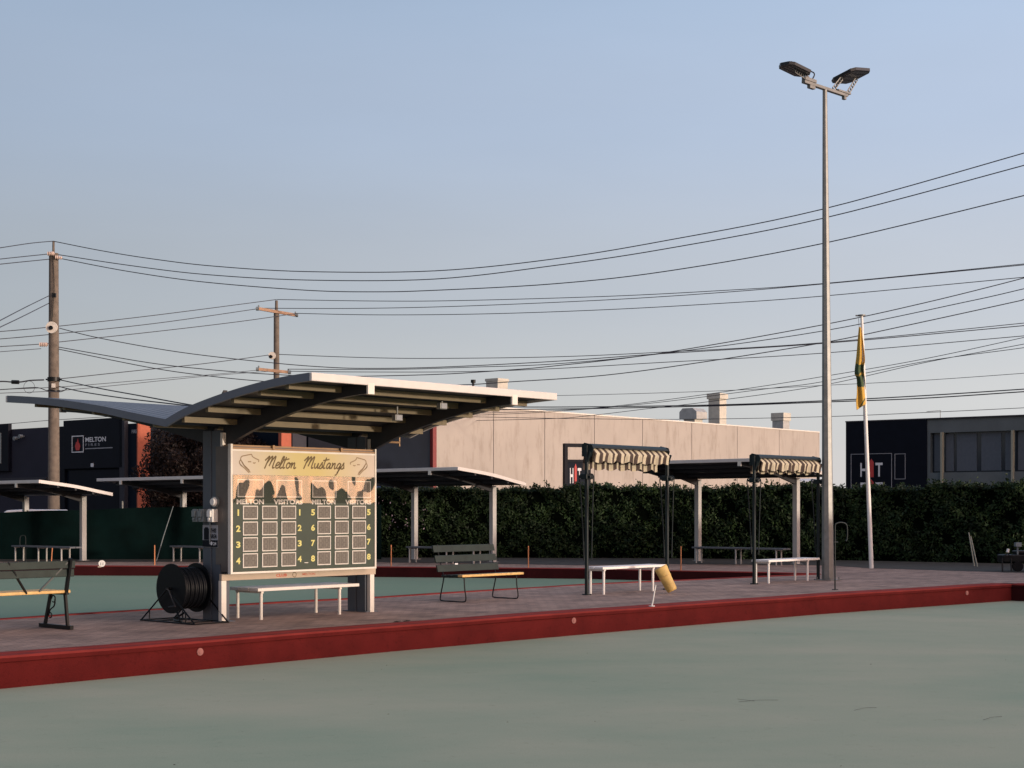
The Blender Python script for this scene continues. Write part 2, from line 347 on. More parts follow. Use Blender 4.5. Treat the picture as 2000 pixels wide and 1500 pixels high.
M['stripe'] = stripe_mat()

def banner_mat():
    m = bpy.data.materials.new('banner_print'); m.use_nodes = True
    n = m.node_tree.nodes; l = m.node_tree.links; b = n['Principled BSDF']; b.inputs['Roughness'].default_value = 0.5
    tc = n.new('ShaderNodeTexCoord'); sp = n.new('ShaderNodeSeparateXYZ'); l.new(tc.outputs['Object'], sp.inputs[0])
    mm = n.new('ShaderNodeMath'); mm.operation = 'DIVIDE'; mm.inputs[1].default_value = 2.7; l.new(sp.outputs[0], mm.inputs[0])
    r = n.new('ShaderNodeValToRGB'); e = r.color_ramp.elements
    e[0].position = 0.02; e[0].color = (0.56, 0.50, 0.44, 1); e[1].position = 0.98; e[1].color = (0.56, 0.48, 0.40, 1)
    x = e.new(0.42); x.color = (0.56, 0.47, 0.20, 1); x = e.new(0.58); x.color = (0.56, 0.46, 0.18, 1)
    l.new(mm.outputs[0], r.inputs[0]); l.new(r.outputs[0], b.inputs['Base Color']); return m
M['banner'] = banner_mat()
M['ink'] = mat('brown_ink', (0.13, 0.085, 0.03), 0.6, var=0.05)
M['ink_soft'] = mat('soft_ink', (0.26, 0.18, 0.10), 0.6, var=0.05)
M['board_green'] = mat('board_green', (0.030, 0.048, 0.032), 0.55, var=0.12, scale=2)
M['board_white'] = mat('board_white', (0.66, 0.63, 0.58), 0.6, var=0.04)
M['board_yellow'] = mat('board_yellow', (0.62, 0.58, 0.20), 0.6, var=0.05)
M['flap_grey'] = mat('flap_grey', (0.150, 0.138, 0.118), 0.6, var=0.10, scale=12)
M['flap_dark'] = mat('flap_dark', (0.105, 0.094, 0.082), 0.6, var=0.10, scale=12)
M['cab_bronze'] = mat('cabinet_side', (0.13, 0.11, 0.10), 0.4, metal=0.3, var=0.12, scale=4)
M['cab_gold'] = mat('cabinet_hood', (0.30, 0.19, 0.10), 0.4, metal=0.3, var=0.12, scale=6)
M['rail_cream'] = mat('rail_cream', (0.46, 0.37, 0.28), 0.5, var=0.06)

def cover_mat():
    m = bpy.data.materials.new('clear_cover'); m.use_nodes = True
    n = m.node_tree.nodes; l = m.node_tree.links; out = n['Material Output']; n.remove(n['Principled BSDF'])
    tr = n.new('ShaderNodeBsdfTransparent'); gl = n.new('ShaderNodeBsdfGlossy'); gl.inputs['Roughness'].default_value = 0.02; gl.inputs['Color'].default_value = (1.0, 0.84, 0.66, 1)  # gloss colour tinted orange to warm the reflected sky
    tc = n.new('ShaderNodeTexCoord')
    nz = n.new('ShaderNodeTexNoise'); nz.inputs['Scale'].default_value = 2.4; nz.inputs['Detail'].default_value = 0.0
    mpc = n.new('ShaderNodeMapping'); mpc.inputs['Scale'].default_value = (2.8, 1, 1.2); l.new(tc.outputs['Object'], mpc.inputs[0]); l.new(mpc.outputs[0], nz.inputs['Vector'])
    bp = n.new('ShaderNodeBump'); bp.inputs['Strength'].default_value = 1.0; bp.inputs['Distance'].default_value = 0.012
    l.new(nz.outputs[0], bp.inputs['Height']); l.new(bp.outputs[0], gl.inputs['Normal'])
    mx = n.new('ShaderNodeMixShader'); mx.inputs[0].default_value = 0.15
    l.new(tr.outputs[0], mx.inputs[1]); l.new(gl.outputs[0], mx.inputs[2]); l.new(mx.outputs[0], out.inputs[0]); return m
M['cover'] = cover_mat()

# ================================================================ GROUND
def sheet(name, pts, m, z):
    mb = MB(); n = len(pts); tri = tessellate_polygon([[Vector((p[0], p[1], 0)) for p in pts]])
    mb.add([(p[0], p[1], z) for p in pts], [t for t in tri], 0)
    o = mb.build(name, m)
    me = o.data
    import bmesh
    bm = bmesh.new(); bm.from_mesh(me); bm.normal_update()
    for f in bm.faces:
        if f.normal.z < 0: f.normal_flip()
    bm.to_mesh(me); bm.free()
    return struct(o)
mb = MB(); mb.add([(-900, -300, -0.42), (900, -300, -0.42), (900, 1500, -0.42), (-900, 1500, -0.42)], [(0, 1, 2, 3)])
struct(mb.build('ground', M['ground']))

def ext(a, b, k):  # point k metres beyond a, coming from b
    d = (a - b).normalized(); return a + d * k
# near green kerb (front lip) and its back edge, right to the far corner
LIP = [G(0, 1284), G(740, 1225.5), G(1140, 1196), G(1600, 1163.5), G(1975, 1141.5)]
LIP = [ext(LIP[0], LIP[1], 26)] + LIP
corner = LIP[-1]
vdir = unit(44 - 90)                       # away to the right and nearer
RLIP = corner + vdir * 30                  # perpendicular side of near green
Wn = 0.46
def offset(line, w):
    out = []
    for i, p in enumerate(line):
        d = (line[min(i + 1, len(line) - 1)] - line[max(i - 1, 0)]).normalized()
        out.append(p + Vector((-d.y, d.x, 0)) * w)
    return out
BACK = offset(LIP[:-1], Wn)
udir = (LIP[-1] - LIP[-2]).normalized()
back_corner = corner + Vector((-udir.y, udir.x, 0)) * Wn + udir * Wn
BACK.append(back_corner); RB = back_corner + vdir * 30.6
# far green
MN = [G(0, 1208.5), G(275, 1191), G(740, 1166), G(1140, 1141), G(1340, 1132.5), G(1590, 1121.5)]
MN = [ext(MN[0], MN[1], 26)] + MN
FR = [G(1590, 1121.2), G(1340, 1116), G(1140, 1111.5), G(740, 1108.5), G(390, 1106.5), G(150, 1106)]
FR = FR + [ext(FR[-1], FR[-2], 26)]
z = 0.0
# paving: split into simple polygons that butt
walk = BACK[:-1] + [BACK[-1]] + [MN[-1]] + MN[::-1][1:]
sheet('walkway', walk, M['paving'], 0.0)
HB = [G(2600, 1103), G(2000, 1103), G(1650, 1099), G(1300, 1097.5), G(735, 1094.5), G(400, 1093.5), G(0, 1093)]
HB = HB + [ext(HB[-1], HB[-2], 30)]
farp = [BACK[-1], RB, Vector((70, 20, 0)), Vector((70, 60, 0))] + [Vector((-60, 60, 0)), FR[-1]] + FR[::-1][1:]
sheet('paving', farp, M['paving'], 0.0)
beh = [RLIP, RB]
# turf sheets
sheet('near_green', [LIP[0]] + LIP[1:] + [RLIP, Vector((40, -25, 0)), Vector((-40, -25, 0))], M['turf'], -0.335)
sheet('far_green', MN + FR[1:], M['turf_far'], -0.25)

def kerb(name, line, w, depth, m, lip=0.0):
    """kerb with a rounded top cap standing 12 mm over the paving and a vertical face below"""
    mb = MB(); prof = []
    if lip: prof = [(-0.004, -depth), (-0.004, -0.062), (-0.022, -0.056), (-0.026, -0.012), (-0.012, 0.012), (w * 0.42, 0.014), (w * 0.46, 0.004), (w * 0.50, 0.016), (w, 0.010), (w, -0.05)]
    else: prof = [(0.0, -depth), (0.0, 0.0), (0.02, 0.014), (w, 0.014), (w, -0.05)]
    pts = []
    for a, b in zip(line[:-1], line[1:]):
        n = max(1, int((b - a).length / 1.2))
        for i in range(n): pts.append(a.lerp(b, i / n))
    pts.append(line[-1]); v = []
    for i, p in enumerate(pts):
        d = (pts[min(i + 1, len(pts) - 1)] - pts[max(i - 1, 0)]).normalized(); nn = Vector((-d.y, d.x, 0))
        wob = 0.004 * math.sin(i * 1.9) + 0.003 * math.sin(i * 0.7 + 1)
        for o, zz in prof: q = p + nn * o; v.append((q.x, q.y, zz + (wob if zz > -0.06 else 0)))
    k = len(prof); fs = []
    for i in range(len(pts) - 1):
        for j in range(k - 1): fs.append((i * k + j, (i + 1) * k + j, (i + 1) * k + j + 1, i * k + j + 1))
    mb.add(v, fs); o = struct(mb.build(name, [m, M['red_cap_lit']]))
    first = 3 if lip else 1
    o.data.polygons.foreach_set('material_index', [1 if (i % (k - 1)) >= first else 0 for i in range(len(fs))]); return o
M['red_shaded'] = mat('red_kerb_shaded', (0.040, 0.006, 0.007), 0.8, var=0.2, scale=2, spec=0.1)  # kerb red darkened in colour for the faces that lie in shade
M['red_cap_lit'] = mat('red_carpet_cap_lit', (0.235, 0.034, 0.028), 0.85, var=0.16, scale=2.5, bump=0.25, bscale=80, spec=0.1)  # lighter red puts the sky light on the kerb top into colour
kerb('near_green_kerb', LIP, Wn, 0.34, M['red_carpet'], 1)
mbk = kerb('near_green_side_kerb', [corner + udir * 0.0, RLIP], Wn, 0.34, M['red_shaded'], 1)
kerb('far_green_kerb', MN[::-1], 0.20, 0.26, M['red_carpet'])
kerb('far_green_back_kerb', FR[::-1], 0.28, 0.26, M['red_shaded'])
# garden bed strip in front of hedge and fence
bed = [p + Vector((0, 5, 0)) for p in HB[::-1]]
bed2 = HB[::-1]
front = [G(-300, 1097), G(400, 1097.5), G(760, 1098.5), G(1130, 1104), G(1300, 1102), G(1610, 1104), G(1700, 1110), G(2000, 1119), G(2700, 1125)]
sheet('garden_bed', [ext(front[0], front[1], 20)] + front + [Vector((60, 52, 0)), Vector((-60, 52, 0))], M['soil'], 0.005)

# small round fittings on the kerb face
for x, y, lab in ((390, 1273, 'pale round number disc on the red kerb face, nearest the left edge'),
                  (1120, 1212, 'pale round number disc on the red kerb face, in the middle'),
                  (1888, 1158, 'pale round number disc on the red kerb face, nearest the right corner')):
    for a, b in zip(LIP[:-1], LIP[1:]):
        d = (b - a).normalized(); s = along(a, d, x)
        if 0 <= s <= (b - a).length:
            p = a + d * s; nn = Vector((d.y, -d.x, 0)); zz = EYE - (y - HY) * p.y / F
            mb = MB(); q = p + nn * 0.002; q.z = zz
            mb.cyl(q, q + nn * 0.012, 0.045, n=18); mb.cyl(q + nn * 0.012, q + nn * 0.018, 0.022, n=12)
            tag(mb.build('kerb_disc', mat('disc_pink', (0.42, 0.17, 0.15), 0.6)), lab, 'number disc', 'number discs on the red kerb'); break

# ================================================================ MAIN SHELTER
H0 = 48.0
O = G(430, 1215); u = unit(H0); v = unit(H0 - 90)
def profile_shelter(name, label, loc, rot, near, farp, x0, x1, beams, post_d, post_w, arm_tip, arm_root, group, fascia=0.09, purl=(0.28, 0.8, 1.35, 1.9, 2.45), collar=True):
    """local x = long side, local y = away; near wing goes to -y. near/farp: lists of (y,z) top line"""
    t = thing(name, label, 'shelter', loc, rot, group)
    def wing(prof, nm):
        pts = smooth([tuple(map(float, p)) for p in prof], 5)
        mb = MB(); nx = 132; v_ = []; k = len(pts)
        for i in range(nx + 1):
            x = x0 + (x1 - x0) * i / nx; rib = 0.0 if i % 6 > 1 else 0.034
            for (y, z) in pts: v_.append((x, y, z - 0.02 + rib))
        fs = [(i * k + j, i * k + j + 1, (i + 1) * k + j + 1, (i + 1) * k + j) for i in range(nx) for j in range(k - 1)]
        mb.add(v_, fs, 0)
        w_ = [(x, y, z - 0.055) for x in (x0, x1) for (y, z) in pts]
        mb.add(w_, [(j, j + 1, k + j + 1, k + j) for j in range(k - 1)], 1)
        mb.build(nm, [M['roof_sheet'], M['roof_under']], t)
        # gable capping and eave fascia
        for xx, nm2 in ((x0, 'gable_trim'), (x1, 'gable_trim')):
            g = MB(); v2 = []
            for (y, z) in pts:
                for dx, dz in ((-0.02, 0.012), (0.02, 0.012), (0.02, -fascia), (-0.02, -fascia)): v2.append((xx + dx, y, z + dz))
            fs = []
            for j in range(k - 1):
                for q in range(4): fs.append((j * 4 + q, j * 4 + (q + 1) % 4, (j + 1) * 4 + (q + 1) % 4, (j + 1) * 4 + q))
            g.add(v2, fs); g.add(v2, [(0, 1, 2, 3), (4 * k - 1, 4 * k - 2, 4 * k - 3, 4 * k - 4)]); g.build(nm2, M['gable'] if xx == x0 else M['gut'], t)
        ye, ze = pts[-1]; sg = -1 if ye < 0 else 1
        g = MB(); g.box(x0 - 0.02, x1 + 0.02, min(ye, ye + sg * 0.05), max(ye, ye + sg * 0.05), ze - fascia, ze + 0.012); g.build('fascia', M['gut'], t, 0.008)
        return pts
    pn = wing(near, 'roof_sheet')
    if farp: pf = wing(farp, 'roof_sheet')
    def zat(pts, y):
        for (a, za), (b, zb) in zip(pts[:-1], pts[1:]):
            if min(a, b) <= y <= max(a, b): return za + (zb - za) * (y - a) / (b - a + 1e-9)
        return pts[-1][1]
    # purlins
    for pts, sg in ((pn, -1),) + (((pf, 1),) if farp else ()):
        L = abs(pts[-1][0])
        for f_ in purl:
            y = sg * f_ * L / 2.95
            if abs(y) > L - 0.1: continue
            zz = zat(pts, y) - 0.055
            g = MB(); g.box(x0 + 0.05, x1 - 0.05, y - 0.03, y + 0.03, zz - 0.08, zz - 0.002); g.build('purlin', M['purlin'], t)
    # beams and posts
    for bx in beams:
        for pts, sg in ((pn, -1),) + (((pf, 1),) if farp else ()):
            L = abs(pts[-1][0]); y_end = sg * (L - 0.0)
            ys = [sg * (0.0 + (L + 0.02) * i / 10) for i in range(11)]
            top = [(y, zat(pts, y) - 0.06 - (0.0 if abs(y) > L - .05 else 0.0)) for y in ys]
            bot = []
            for i, (y, zt) in enumerate(top):
                f_ = i / 10; dpt = arm_root * (1 - f_) ** 1.3 + arm_tip * f_
                bot.append((y, zt - max(dpt, arm_tip)))
            g = MB(); v_ = []
            for (y, zt), (_, zb) in zip(top, bot):
                v_ += [(bx - 0.035, y, zt), (bx + 0.035, y, zt), (bx + 0.035, y, zb), (bx - 0.035, y, zb)]
            k = len(top); fs = []
            for j in range(k - 1):
                for q in range(4): fs.append((j * 4 + q, j * 4 + (q + 1) % 4, (j + 1) * 4 + (q + 1) % 4, (j + 1) * 4 + q))
            g.add(v_, fs); g.add(v_, [(3, 2, 1, 0), (4 * k - 4, 4 * k - 3, 4 * k - 2, 4 * k - 1)])
            bo = g.build('beam', M['steel_dark'], t)
            e = MB(); ye, zt = top[-1]; zb = bot[-1][1]
            e.box(bx - 0.055, bx + 0.055, min(ye, ye + sg * 0.03) + sg * 0.002, max(ye, ye + sg * 0.03) + sg * 0.002, zb - 0.01, zt); e.build('end_plate', M['steel_light'], bo)
        zt = zat(pn, -0.02) - 0.12
        g = MB()
        if post_d > 0.3:
            g.box(bx - post_w / 2, bx + post_w / 2, 0.01, post_d * 0.46, 0, zt)
            g.box(bx - post_w / 2 + 0.012, bx + post_w / 2 - 0.012, post_d * 0.46, post_d * 0.54, 0.02, zt - 0.01)
            g.box(bx - post_w / 2, bx + post_w / 2, post_d * 0.54, post_d, 0, zt)
        else:
            g.box(bx - post_w / 2, bx + post_w / 2, -0.02, post_d - 0.02, 0, zt)
        po = g.build('post', M['post'], t, 0.006)
        fp = MB(); fp.box(bx - post_w / 2 - 0.05, bx + post_w / 2 + 0.05, -0.06, post_d + 0.05, 0.0, 0.012); fp.build('base_plate', M['post'], po)
    return t
M['gable'] = mat('gable_trim_shaded', (0.11, 0.125, 0.155), 0.45, var=0.05)  # roof trim darkened in colour for the end turned from the sun
M['gut'] = mat('roof_trim', (0.62, 0.58, 0.55), 0.45, var=0.05)
M['purlin'] = mat('purlin_steel', (0.17, 0.135, 0.075), 0.5, var=0.08)
M['steel_dark'] = mat('beam_paint', (0.030, 0.030, 0.034), 0.5, var=0.08, spec=0.25)
M['post'] = mat('post_paint', (0.075, 0.088, 0.110), 0.5, var=0.08, scale=2)
near = [(0.03, 2.77), (-0.51, 2.925), (-1.4, 3.085), (-2.28, 3.19), (-2.93, 3.225)]
farw = [(0.03, 2.77), (0.86, 2.90), (1.66, 3.03), (2.95, 3.19), (4.10, 3.285)]
profile_shelter('shade_shelter', 'large grey butterfly roof shelter over the club scoreboard', O, H0, near, farw, -0.87, 3.70, (0.09, 2.81), 0.41, 0.16, 0.13, 0.30, None)

for x_, y_, z_, lab in ((2.0, -2.35, 3.05, 'small floodlight under the shelter roof, nearer its front edge'), (1.72, -1.75, 2.90, 'small floodlight under the shelter roof, farther back')):
    q = O + u * x_ - v * y_; q.z = z_
    t = thing('roof_light', lab, 'light', q, H0, 'small lights under the shelter roof')
    g = MB(); g.box(-.07, .07, -.04, .04, -.10, -.01); g.build('housing', M['galv'], t, .01)
    g = MB(); g.box(-.055, .055, -.046, -.041, -.09, -.02); g.build('lens', M['letter_grey'], t)
    g = MB(); g.cyl((0, 0, -.01), (0, 0, .10), .012, n=8); g.build('stem', M['galv'], t)
q = O + u * 2.90 + v * .02; q.z = 2.60
t = thing('wall_arm', 'short tan tube arm fixed on the right shelter post under the roof', 'bracket', q, H0)
g = MB(); g.tube([(0, 0, 0), (.52, 0, .0)], .018, 8); g.tube([(.52, 0, -.06), (.52, 0, .10)], .014, 8); g.build('tube', M['cab_gold'], t)
g = MB(); g.box(-.02, .02, -.04, .04, -.05, .05); g.build('plate', M['steel_dark'], t)
# ---- scoreboard (b = .24 in front of legs) local y = -b
sb = thing('scoreboard', 'green club scoreboard cabinet with yellow name banner and rows of number windows', 'scoreboard', O, H0)
Y0 = -0.24
mb = MB(); mb.box(0.0, 2.70, Y0 + 0.012, -0.02, 0.70, 2.44, 0); mb.box(0.0, 0.16, -0.02, 0.10, 0.80, 2.44, 0)
mb.build('cabinet', M['cab_bronze'], sb)
mb = MB(); mb.frame_y(-0.012, 2.712, 0.672, 2.40, 0.026, Y0 - 0.012, Y0 + 0.05)
mb.box(-0.014, 0.02, Y0 - 0.016, Y0 + 0.045, 0.672, 2.47); mb.box(2.69, 2.714, Y0 - 0.016, Y0 + 0.045, 0.672, 2.47)
mb.build('frame', M['steel_light'], sb)
mb = MB(); mb.box(0.02, 2.69, Y0 - 0.005, Y0 + 0.20, 2.402, 2.425); mb.box(0.02, 2.69, Y0 + 0.02, Y0 + 0.20, 2.435, 2.462)
for x in (0.72, 2.0): mb.box(x, x + 0.04, Y0 - 0.02, Y0 + 0.02, 2.41, 2.47)
mb.build('hood', M['cab_gold'], sb)
mb = MB(); mb.box(0.012, 2.69, Y0, Y0 + 0.010, 0.70, 2.044); mb.build('panel', M['board_green'], sb)
ban = MB(); ban.box(0.014, 2.688, Y0 - 0.004, Y0 + 0.010, 2.046, 2.374); ban_o = ban.build('banner', M['banner'], sb)
GL = {
 'M': (1.85, [[(-.15, 1.2), (.15, 1.6), (.45, 1.95), (.30, 1.0), (.10, -.15)], [(.30, .9), (.65, 1.6), (.95, 1.95), (.90, 1.0), (.75, .3)], [(.85, .9), (1.2, 1.6), (1.5, 1.95), (1.42, .9), (1.38, .15), (1.5, -.02), (1.72, .15)]]),
 'e': (.66, [[(0, .35), (.45, .55), (.5, .9), (.25, .95), (.03, .5), (.12, .05), (.4, .0), (.66, .2)]]),
 'l': (.52, [[(0, .2), (.38, 1.2), (.42, 1.95), (.2, 1.7), (.08, .6), (.16, .02), (.35, .0), (.52, .2)]]),
 't': (.62, [[(.28, 1.9), (.15, .9), (.12, .2), (.25, 0), (.5, .15)], [(-.2, 1.35), (.3, 1.45), (.85, 1.6)]]),
 'o': (.80, [[(.35, .95), (.08, .75), (.05, .25), (.3, 0), (.58, .25), (.6, .7), (.38, .95), (.5, .75), (.85, .8)]]),
 'n': (.95, [[(0, .85), (.12, .9), (.10, .0)], [(.10, .4), (.35, .85), (.55, .9), (.58, .4), (.6, .05), (.75, 0), (.95, .2)]]),
 'u': (.90, [[(0, .9), (.02, .3), (.2, 0), (.45, .25), (.60, .9)], [(.60, .9), (.58, .2), (.7, 0), (.9, .15)]]),
 's': (.60, [[(-.05, .1), (.3, .9), (.35, 1.1), (.35, .8), (.5, .35), (.35, 0), (.02, .02)], [(.4, .1), (.65, .2)]]),
 'a': (.90, [[(.6, .8), (.35, .95), (.08, .6), (.1, .1), (.3, .02), (.55, .4), (.64, .9)], [(.64, .9), (.6, .2), (.7, 0), (.92, .15)]]),
 'g': (.80, [[(.6, .8), (.35, .95), (.08, .6), (.1, .15), (.3, .05), (.55, .4), (.64, .9), (.55, 0), (.35, -.9), (.05, -1.15)], [(.35, -.7), (.6, -.1), (.85, .3)]]),
}
def script(mb, word, x0, x1, z0, xh, y, w, m=0):
    tot = sum(GL[c][0] for c in word); sx = (x1 - x0) / tot; x = 0
    for c in word:
        for st in GL[c][1]:
            mb.ribbon([(x0 + (x + px) * sx + 0.34 * pz * xh, z0 + pz * xh) for px, pz in smooth(st, 4)], w, y, m)
        x += GL[c][0]
t_ = MB(); script(t_, 'Melton', 0.575, 1.15, 2.150, 0.085, Y0 - 0.006, 0.021); t_.build('lettering', M['ink'], ban_o)
t_ = MB(); script(t_, 'Mustangs', 1.29, 2.07, 2.160, 0.085, Y0 - 0.006, 0.021)
t_.build('lettering', M['ink'], ban_o)
hs = [[(.62, 1), (.35, .93), (.16, .86), (.12, .70), (.20, .55)], [(.20, .55), (.30, .35), (.45, .18), (.56, .04)], [(.12, .70), (.06, .58), (.12, .42), (.30, .25), (.50, .02)],
      [(.16, .62), (.24, .45), (.40, .28), (.52, .14)], [(.06, .52), (.16, .36)], [(.62, 1), (.66, .88), (.80, .78), (.95, .70), (.93, .60)], [(.45, .60), (.60, .60)], [(.68, .56), (.74, .53), (.80, .57)]]
for nm_x0, nm_x1, flip in ((0.12, 0.50, 0), (2.18, 2.56, 1)):
    e = MB()
    for st in hs:
        q = [((1 - px if flip else px), pz) for px, pz in smooth(st, 4)]
        e.ribbon([(nm_x0 + px * (nm_x1 - nm_x0), 2.07 + pz * 0.265) for px, pz in q], 0.015, Y0 - 0.006)
    e.build('horse_emblem', M['ink_soft'], ban_o)
# windows
def score_window(x0, x1, z0, z1, n):
    g = MB(); g.box(x0 + .012, x1 - .012, Y0 - 0.0035, Y0 + 0.006, z0 + .012, z1 - .012, 0)
    w = (x1 - x0 - .024) / n
    for i in range(n):
        cx = x0 + .012 + w * (i + .5); hw = w * 0.24; zm = (z0 + z1) / 2; hh = (z1 - z0) * 0.33; tk = 0.008; yy = Y0 - 0.005
        for (a0, a1, b0, b1) in ((-hw, hw, hh - tk, hh + tk), (-hw, hw, -tk, tk), (-hw, hw, -hh - tk, -hh + tk)):
            g.box(cx + a0, cx + a1, yy, Y0 - 0.0035, zm + b0, zm + b1, 1)
        for sx in (-hw, hw):
            for (b0, b1) in ((tk + .006, hh - tk - .006), (-hh + tk + .006, -tk - .006)):
                g.box(cx + sx - tk, cx + sx + tk, yy, Y0 - 0.0035, zm + b0, zm + b1, 1)
        if i: g.box(cx - w / 2 - .003, cx - w / 2 + .003, yy - .001, Y0 - 0.0035, z0 + .014, z1 - .014, 1)
    o = g.build('score_window', [M['flap_grey'], M['flap_dark']], sb)
    f_ = MB(); f_.frame_y(x0, x1, z0, z1, 0.013, Y0 - 0.014, Y0 - 0.001); f_.build('frame', M['board_white'], o)
for x0, x1 in ((.106, .564), (.793, 1.264), (1.456, 1.918), (2.14, 2.603)): score_window(x0, x1, 1.735, 1.985, 3)
rows = ((1.426, 1.616), (1.202, 1.395), (0.976, 1.176), (0.752, 0.952))
for x0, x1 in ((.199, .459), (.536, .807), (.882, 1.150), (1.553, 1.809), (1.889, 2.155), (2.231, 2.504)):
    for z0, z1 in rows: score_window(x0, x1, z0, z1, 2)
for txt, x0, x1 in (('MELTON', .095, .573), ('VISITORS', .747, 1.283), ('MELTON', 1.456, 1.908), ('VISITORS', 2.099, 2.623)):
    g = MB(); g.text(txt, x0, x1, 1.636, 1.706, Y0 - 0.004, 0, 0.04); g.build('lettering', M['board_white'], sb)
for xs, ch in (((.124, 1.226), '1234'), ((1.476, 2.571), '5678')):
    for x in xs:
        for c, (z0, z1) in zip(ch, rows):
            zm = (z0 + z1) / 2; g = MB(); hw = 0.013 if c == '1' else 0.037
            g.text(c, x - hw, x + hw, zm - 0.045, zm + 0.045, Y0 - 0.004, 0, 0.004 if c == '1' else 0.035); g.build('numeral', M['board_yellow'], sb)
g = MB(); g.box(1.315, 1.385, Y0 - 0.004, Y0, .79, .80); g.build('maker_label', M['board_white'], sb)
g = MB(); g.box(0.016, 2.686, Y0 - 0.032, Y0 - 0.028, 1.655, 2.043); g.build('clear_cover', M['cover'], sb)
# stand: white legs and cream rail
mb = MB(); mb.box(-0.03, 2.87, -0.075, -0.018, 0.575, 0.668)
rail = mb.build('rail', M['rail_cream'], sb, 0.004)
g = MB(); g.text('CLUB', .93, 1.13, .598, .642, -0.077, 0, .04); g.build('lettering', mat('rail_red', (.5, .10, .05), .6), rail)
g = MB(); g.tube([(1.27 + .034 * math.cos(k * .5236), -.0765, .62 + .034 * math.sin(k * .5236)) for k in range(12)], .004, 4, closed=True); g.build('round_emblem', M['ink'], rail)
g = MB(); g.text('MELTON', 1.42, 1.66, .604, .638, -0.077, 0, .01)
tag(g.build('lettering', mat('rail_red', (.5, .10, .05), .6), rail))
for x in (0.0, 2.79):
    mb = MB(); mb.box(x - 0.03, x + 0.055, -0.07, 0.0, 0.0, 0.575); mb.build('leg', M['steel_light'], sb, 0.004)
for x in (0.035, 2.80):
    mb = MB(); mb.box(x - 0.04, x + 0.04, -0.06, -0.01, 2.44, 2.63); mb.cyl((x, -0.06, 2.50), (x, -0.068, 2.50), 0.008, m=1)
    mb.build('bracket', [M['steel_light'], M['black']], sb)

# things fixed on the left post (face at local x ~ 0.01)
PX = 0.008
def fixed(name, label, cat, y, z):
    return thing(name, label, cat, O + u * PX - v * y + Vector((0, 0, z)), H0)
t = fixed('outdoor_light', 'round white bulkhead light on the shelter post', 'light', 0.09, 1.67)
g = MB(); g.cyl((0, 0, 0), (-0.05, 0, 0), 0.075, n=20); g.build('base', M['plastic_grey'], t)
g = MB(); g.cyl((-0.05, -0.01, 0), (-0.09, -0.01, 0), 0.065, 0.045, n=20); g.build('lens', M['white'], t)
t = fixed('power_outlet', 'pair of weathered grey outlet boxes on the shelter post below the light', 'outlet', 0.2, 1.48)
for yy, mm in ((-.09, 'white'), (.12, 'plastic_grey'), (.26, 'plastic_grey')):
    g = MB(); g.box(-0.10, -0.001, yy - .055, yy + .055, -0.09, 0.09); g.box(-0.13, -0.10, yy - .04, yy + .04, -0.02, 0.07)
    g.cyl((-.115, yy, -.05), (-.13, yy, -.05), .02); g.build('box', M[mm], t, 0.006)
g = MB(); g.tube([(-.03, 0, -.09), (-.03, 0, -.2), (-.02, .02, -.4)], .009); g.build('conduit', M['plastic_grey'], t)
t = fixed('information_sign', 'small navy and white sign on the left shelter post', 'sign', 0.22, 1.19)
g = MB(); g.box(-0.012, -0.002, -0.175, 0.175, -0.155, 0.155); g.build('plate', M['letter_grey'], t)
g = MB(); g.box(-0.016, -0.012, -0.17, 0.17, -0.15, -0.055); g.box(-0.016, -0.012, 0.03, 0.14, -0.05, 0.11); g.box(-.016, -.012, .05, .12, .11, .125)
g.build('navy_print', M['navy'], t)
def side_text(mb, txt, y0, y1, z0, z1, x):
    tmp = MB(); tmp.text(txt, 0, 1, z0, z1, 0, 0, 0.03)
    mb.add([(x, y0 + (y1 - y0) * (1 - p[0]), p[2]) for p in tmp.v], [f[::-1] for f in tmp.f])
g = MB(); side_text(g, 'THIS', -.14, 0.0, .05, .11, -.0165); g.build('lettering', M['navy'], t)
g = MB(); side_text(g, 'AREA', -.155, .005, -.03, .03, -.0165); g.build('lettering', M['navy'], t)
g = MB(); g.cyl((-.0165, -.035, -.10), (-.018, -.035, -.10), .026); g.build('dot', M['letter_white'], t); g = MB(); side_text(g, '24', -.145, -.075, -.125, -.08, -.018); g.build('lettering', M['letter_white'], t)

# ================================================================ BENCHES (plank)
def plank_bench(label, loc, rot, x0, x1, legs, depth, z, seat, legm, group='plank seats around the greens'):
    t = thing('plank_bench', label, 'bench', loc, rot, group)
    n = 3 if depth > 0.45 else 2; w = depth / n
    for i in range(n):
        g = MB(); g.box(x0, x1, -0.06 + i * w + (0.004), -0.06 + (i + 1) * w - 0.012, z - 0.045, z); g.build('plank', M[seat], t, 0.006)
    for lx in legs:
        for yy in (0.0, depth - 0.13):
            g = MB(); g.cyl((lx, yy, 0), (lx, yy, z - 0.05), 0.024, n=10); g.build('leg', M[legm], t)
        g = MB(); g.bar((lx, -0.03, z - 0.06), (lx, depth - 0.1, z - 0.06), 0.04, 0.03); g.build('bearer', M[legm], t)
    return t
o_ = G(510, 1210.5); L2 = along(o_, u, 663)
plank_bench('pale plank seat with white legs under the scoreboard', o_, H0, along(o_, u, 499), along(o_, u, 697), (0, L2), 0.66, 0.45, 'alu', 'steel_light')
o_ = G(1179, 1161); L2 = along(o_, u, 1275)
plank_bench('white plank seat under the left striped awning', o_, H0, along(o_, u, 1173), along(o_, u, 1297), (0, L2), 0.44, 0.50, 'white', 'white')
o_ = G(1501, 1139.5); L2 = along(o_, u, 1577)
plank_bench('white plank seat under the right striped awning beside the light tower', o_, H0, along(o_, u, 1497), along(o_, u, 1597), (0, L2), 0.44, 0.49, 'white', 'white')
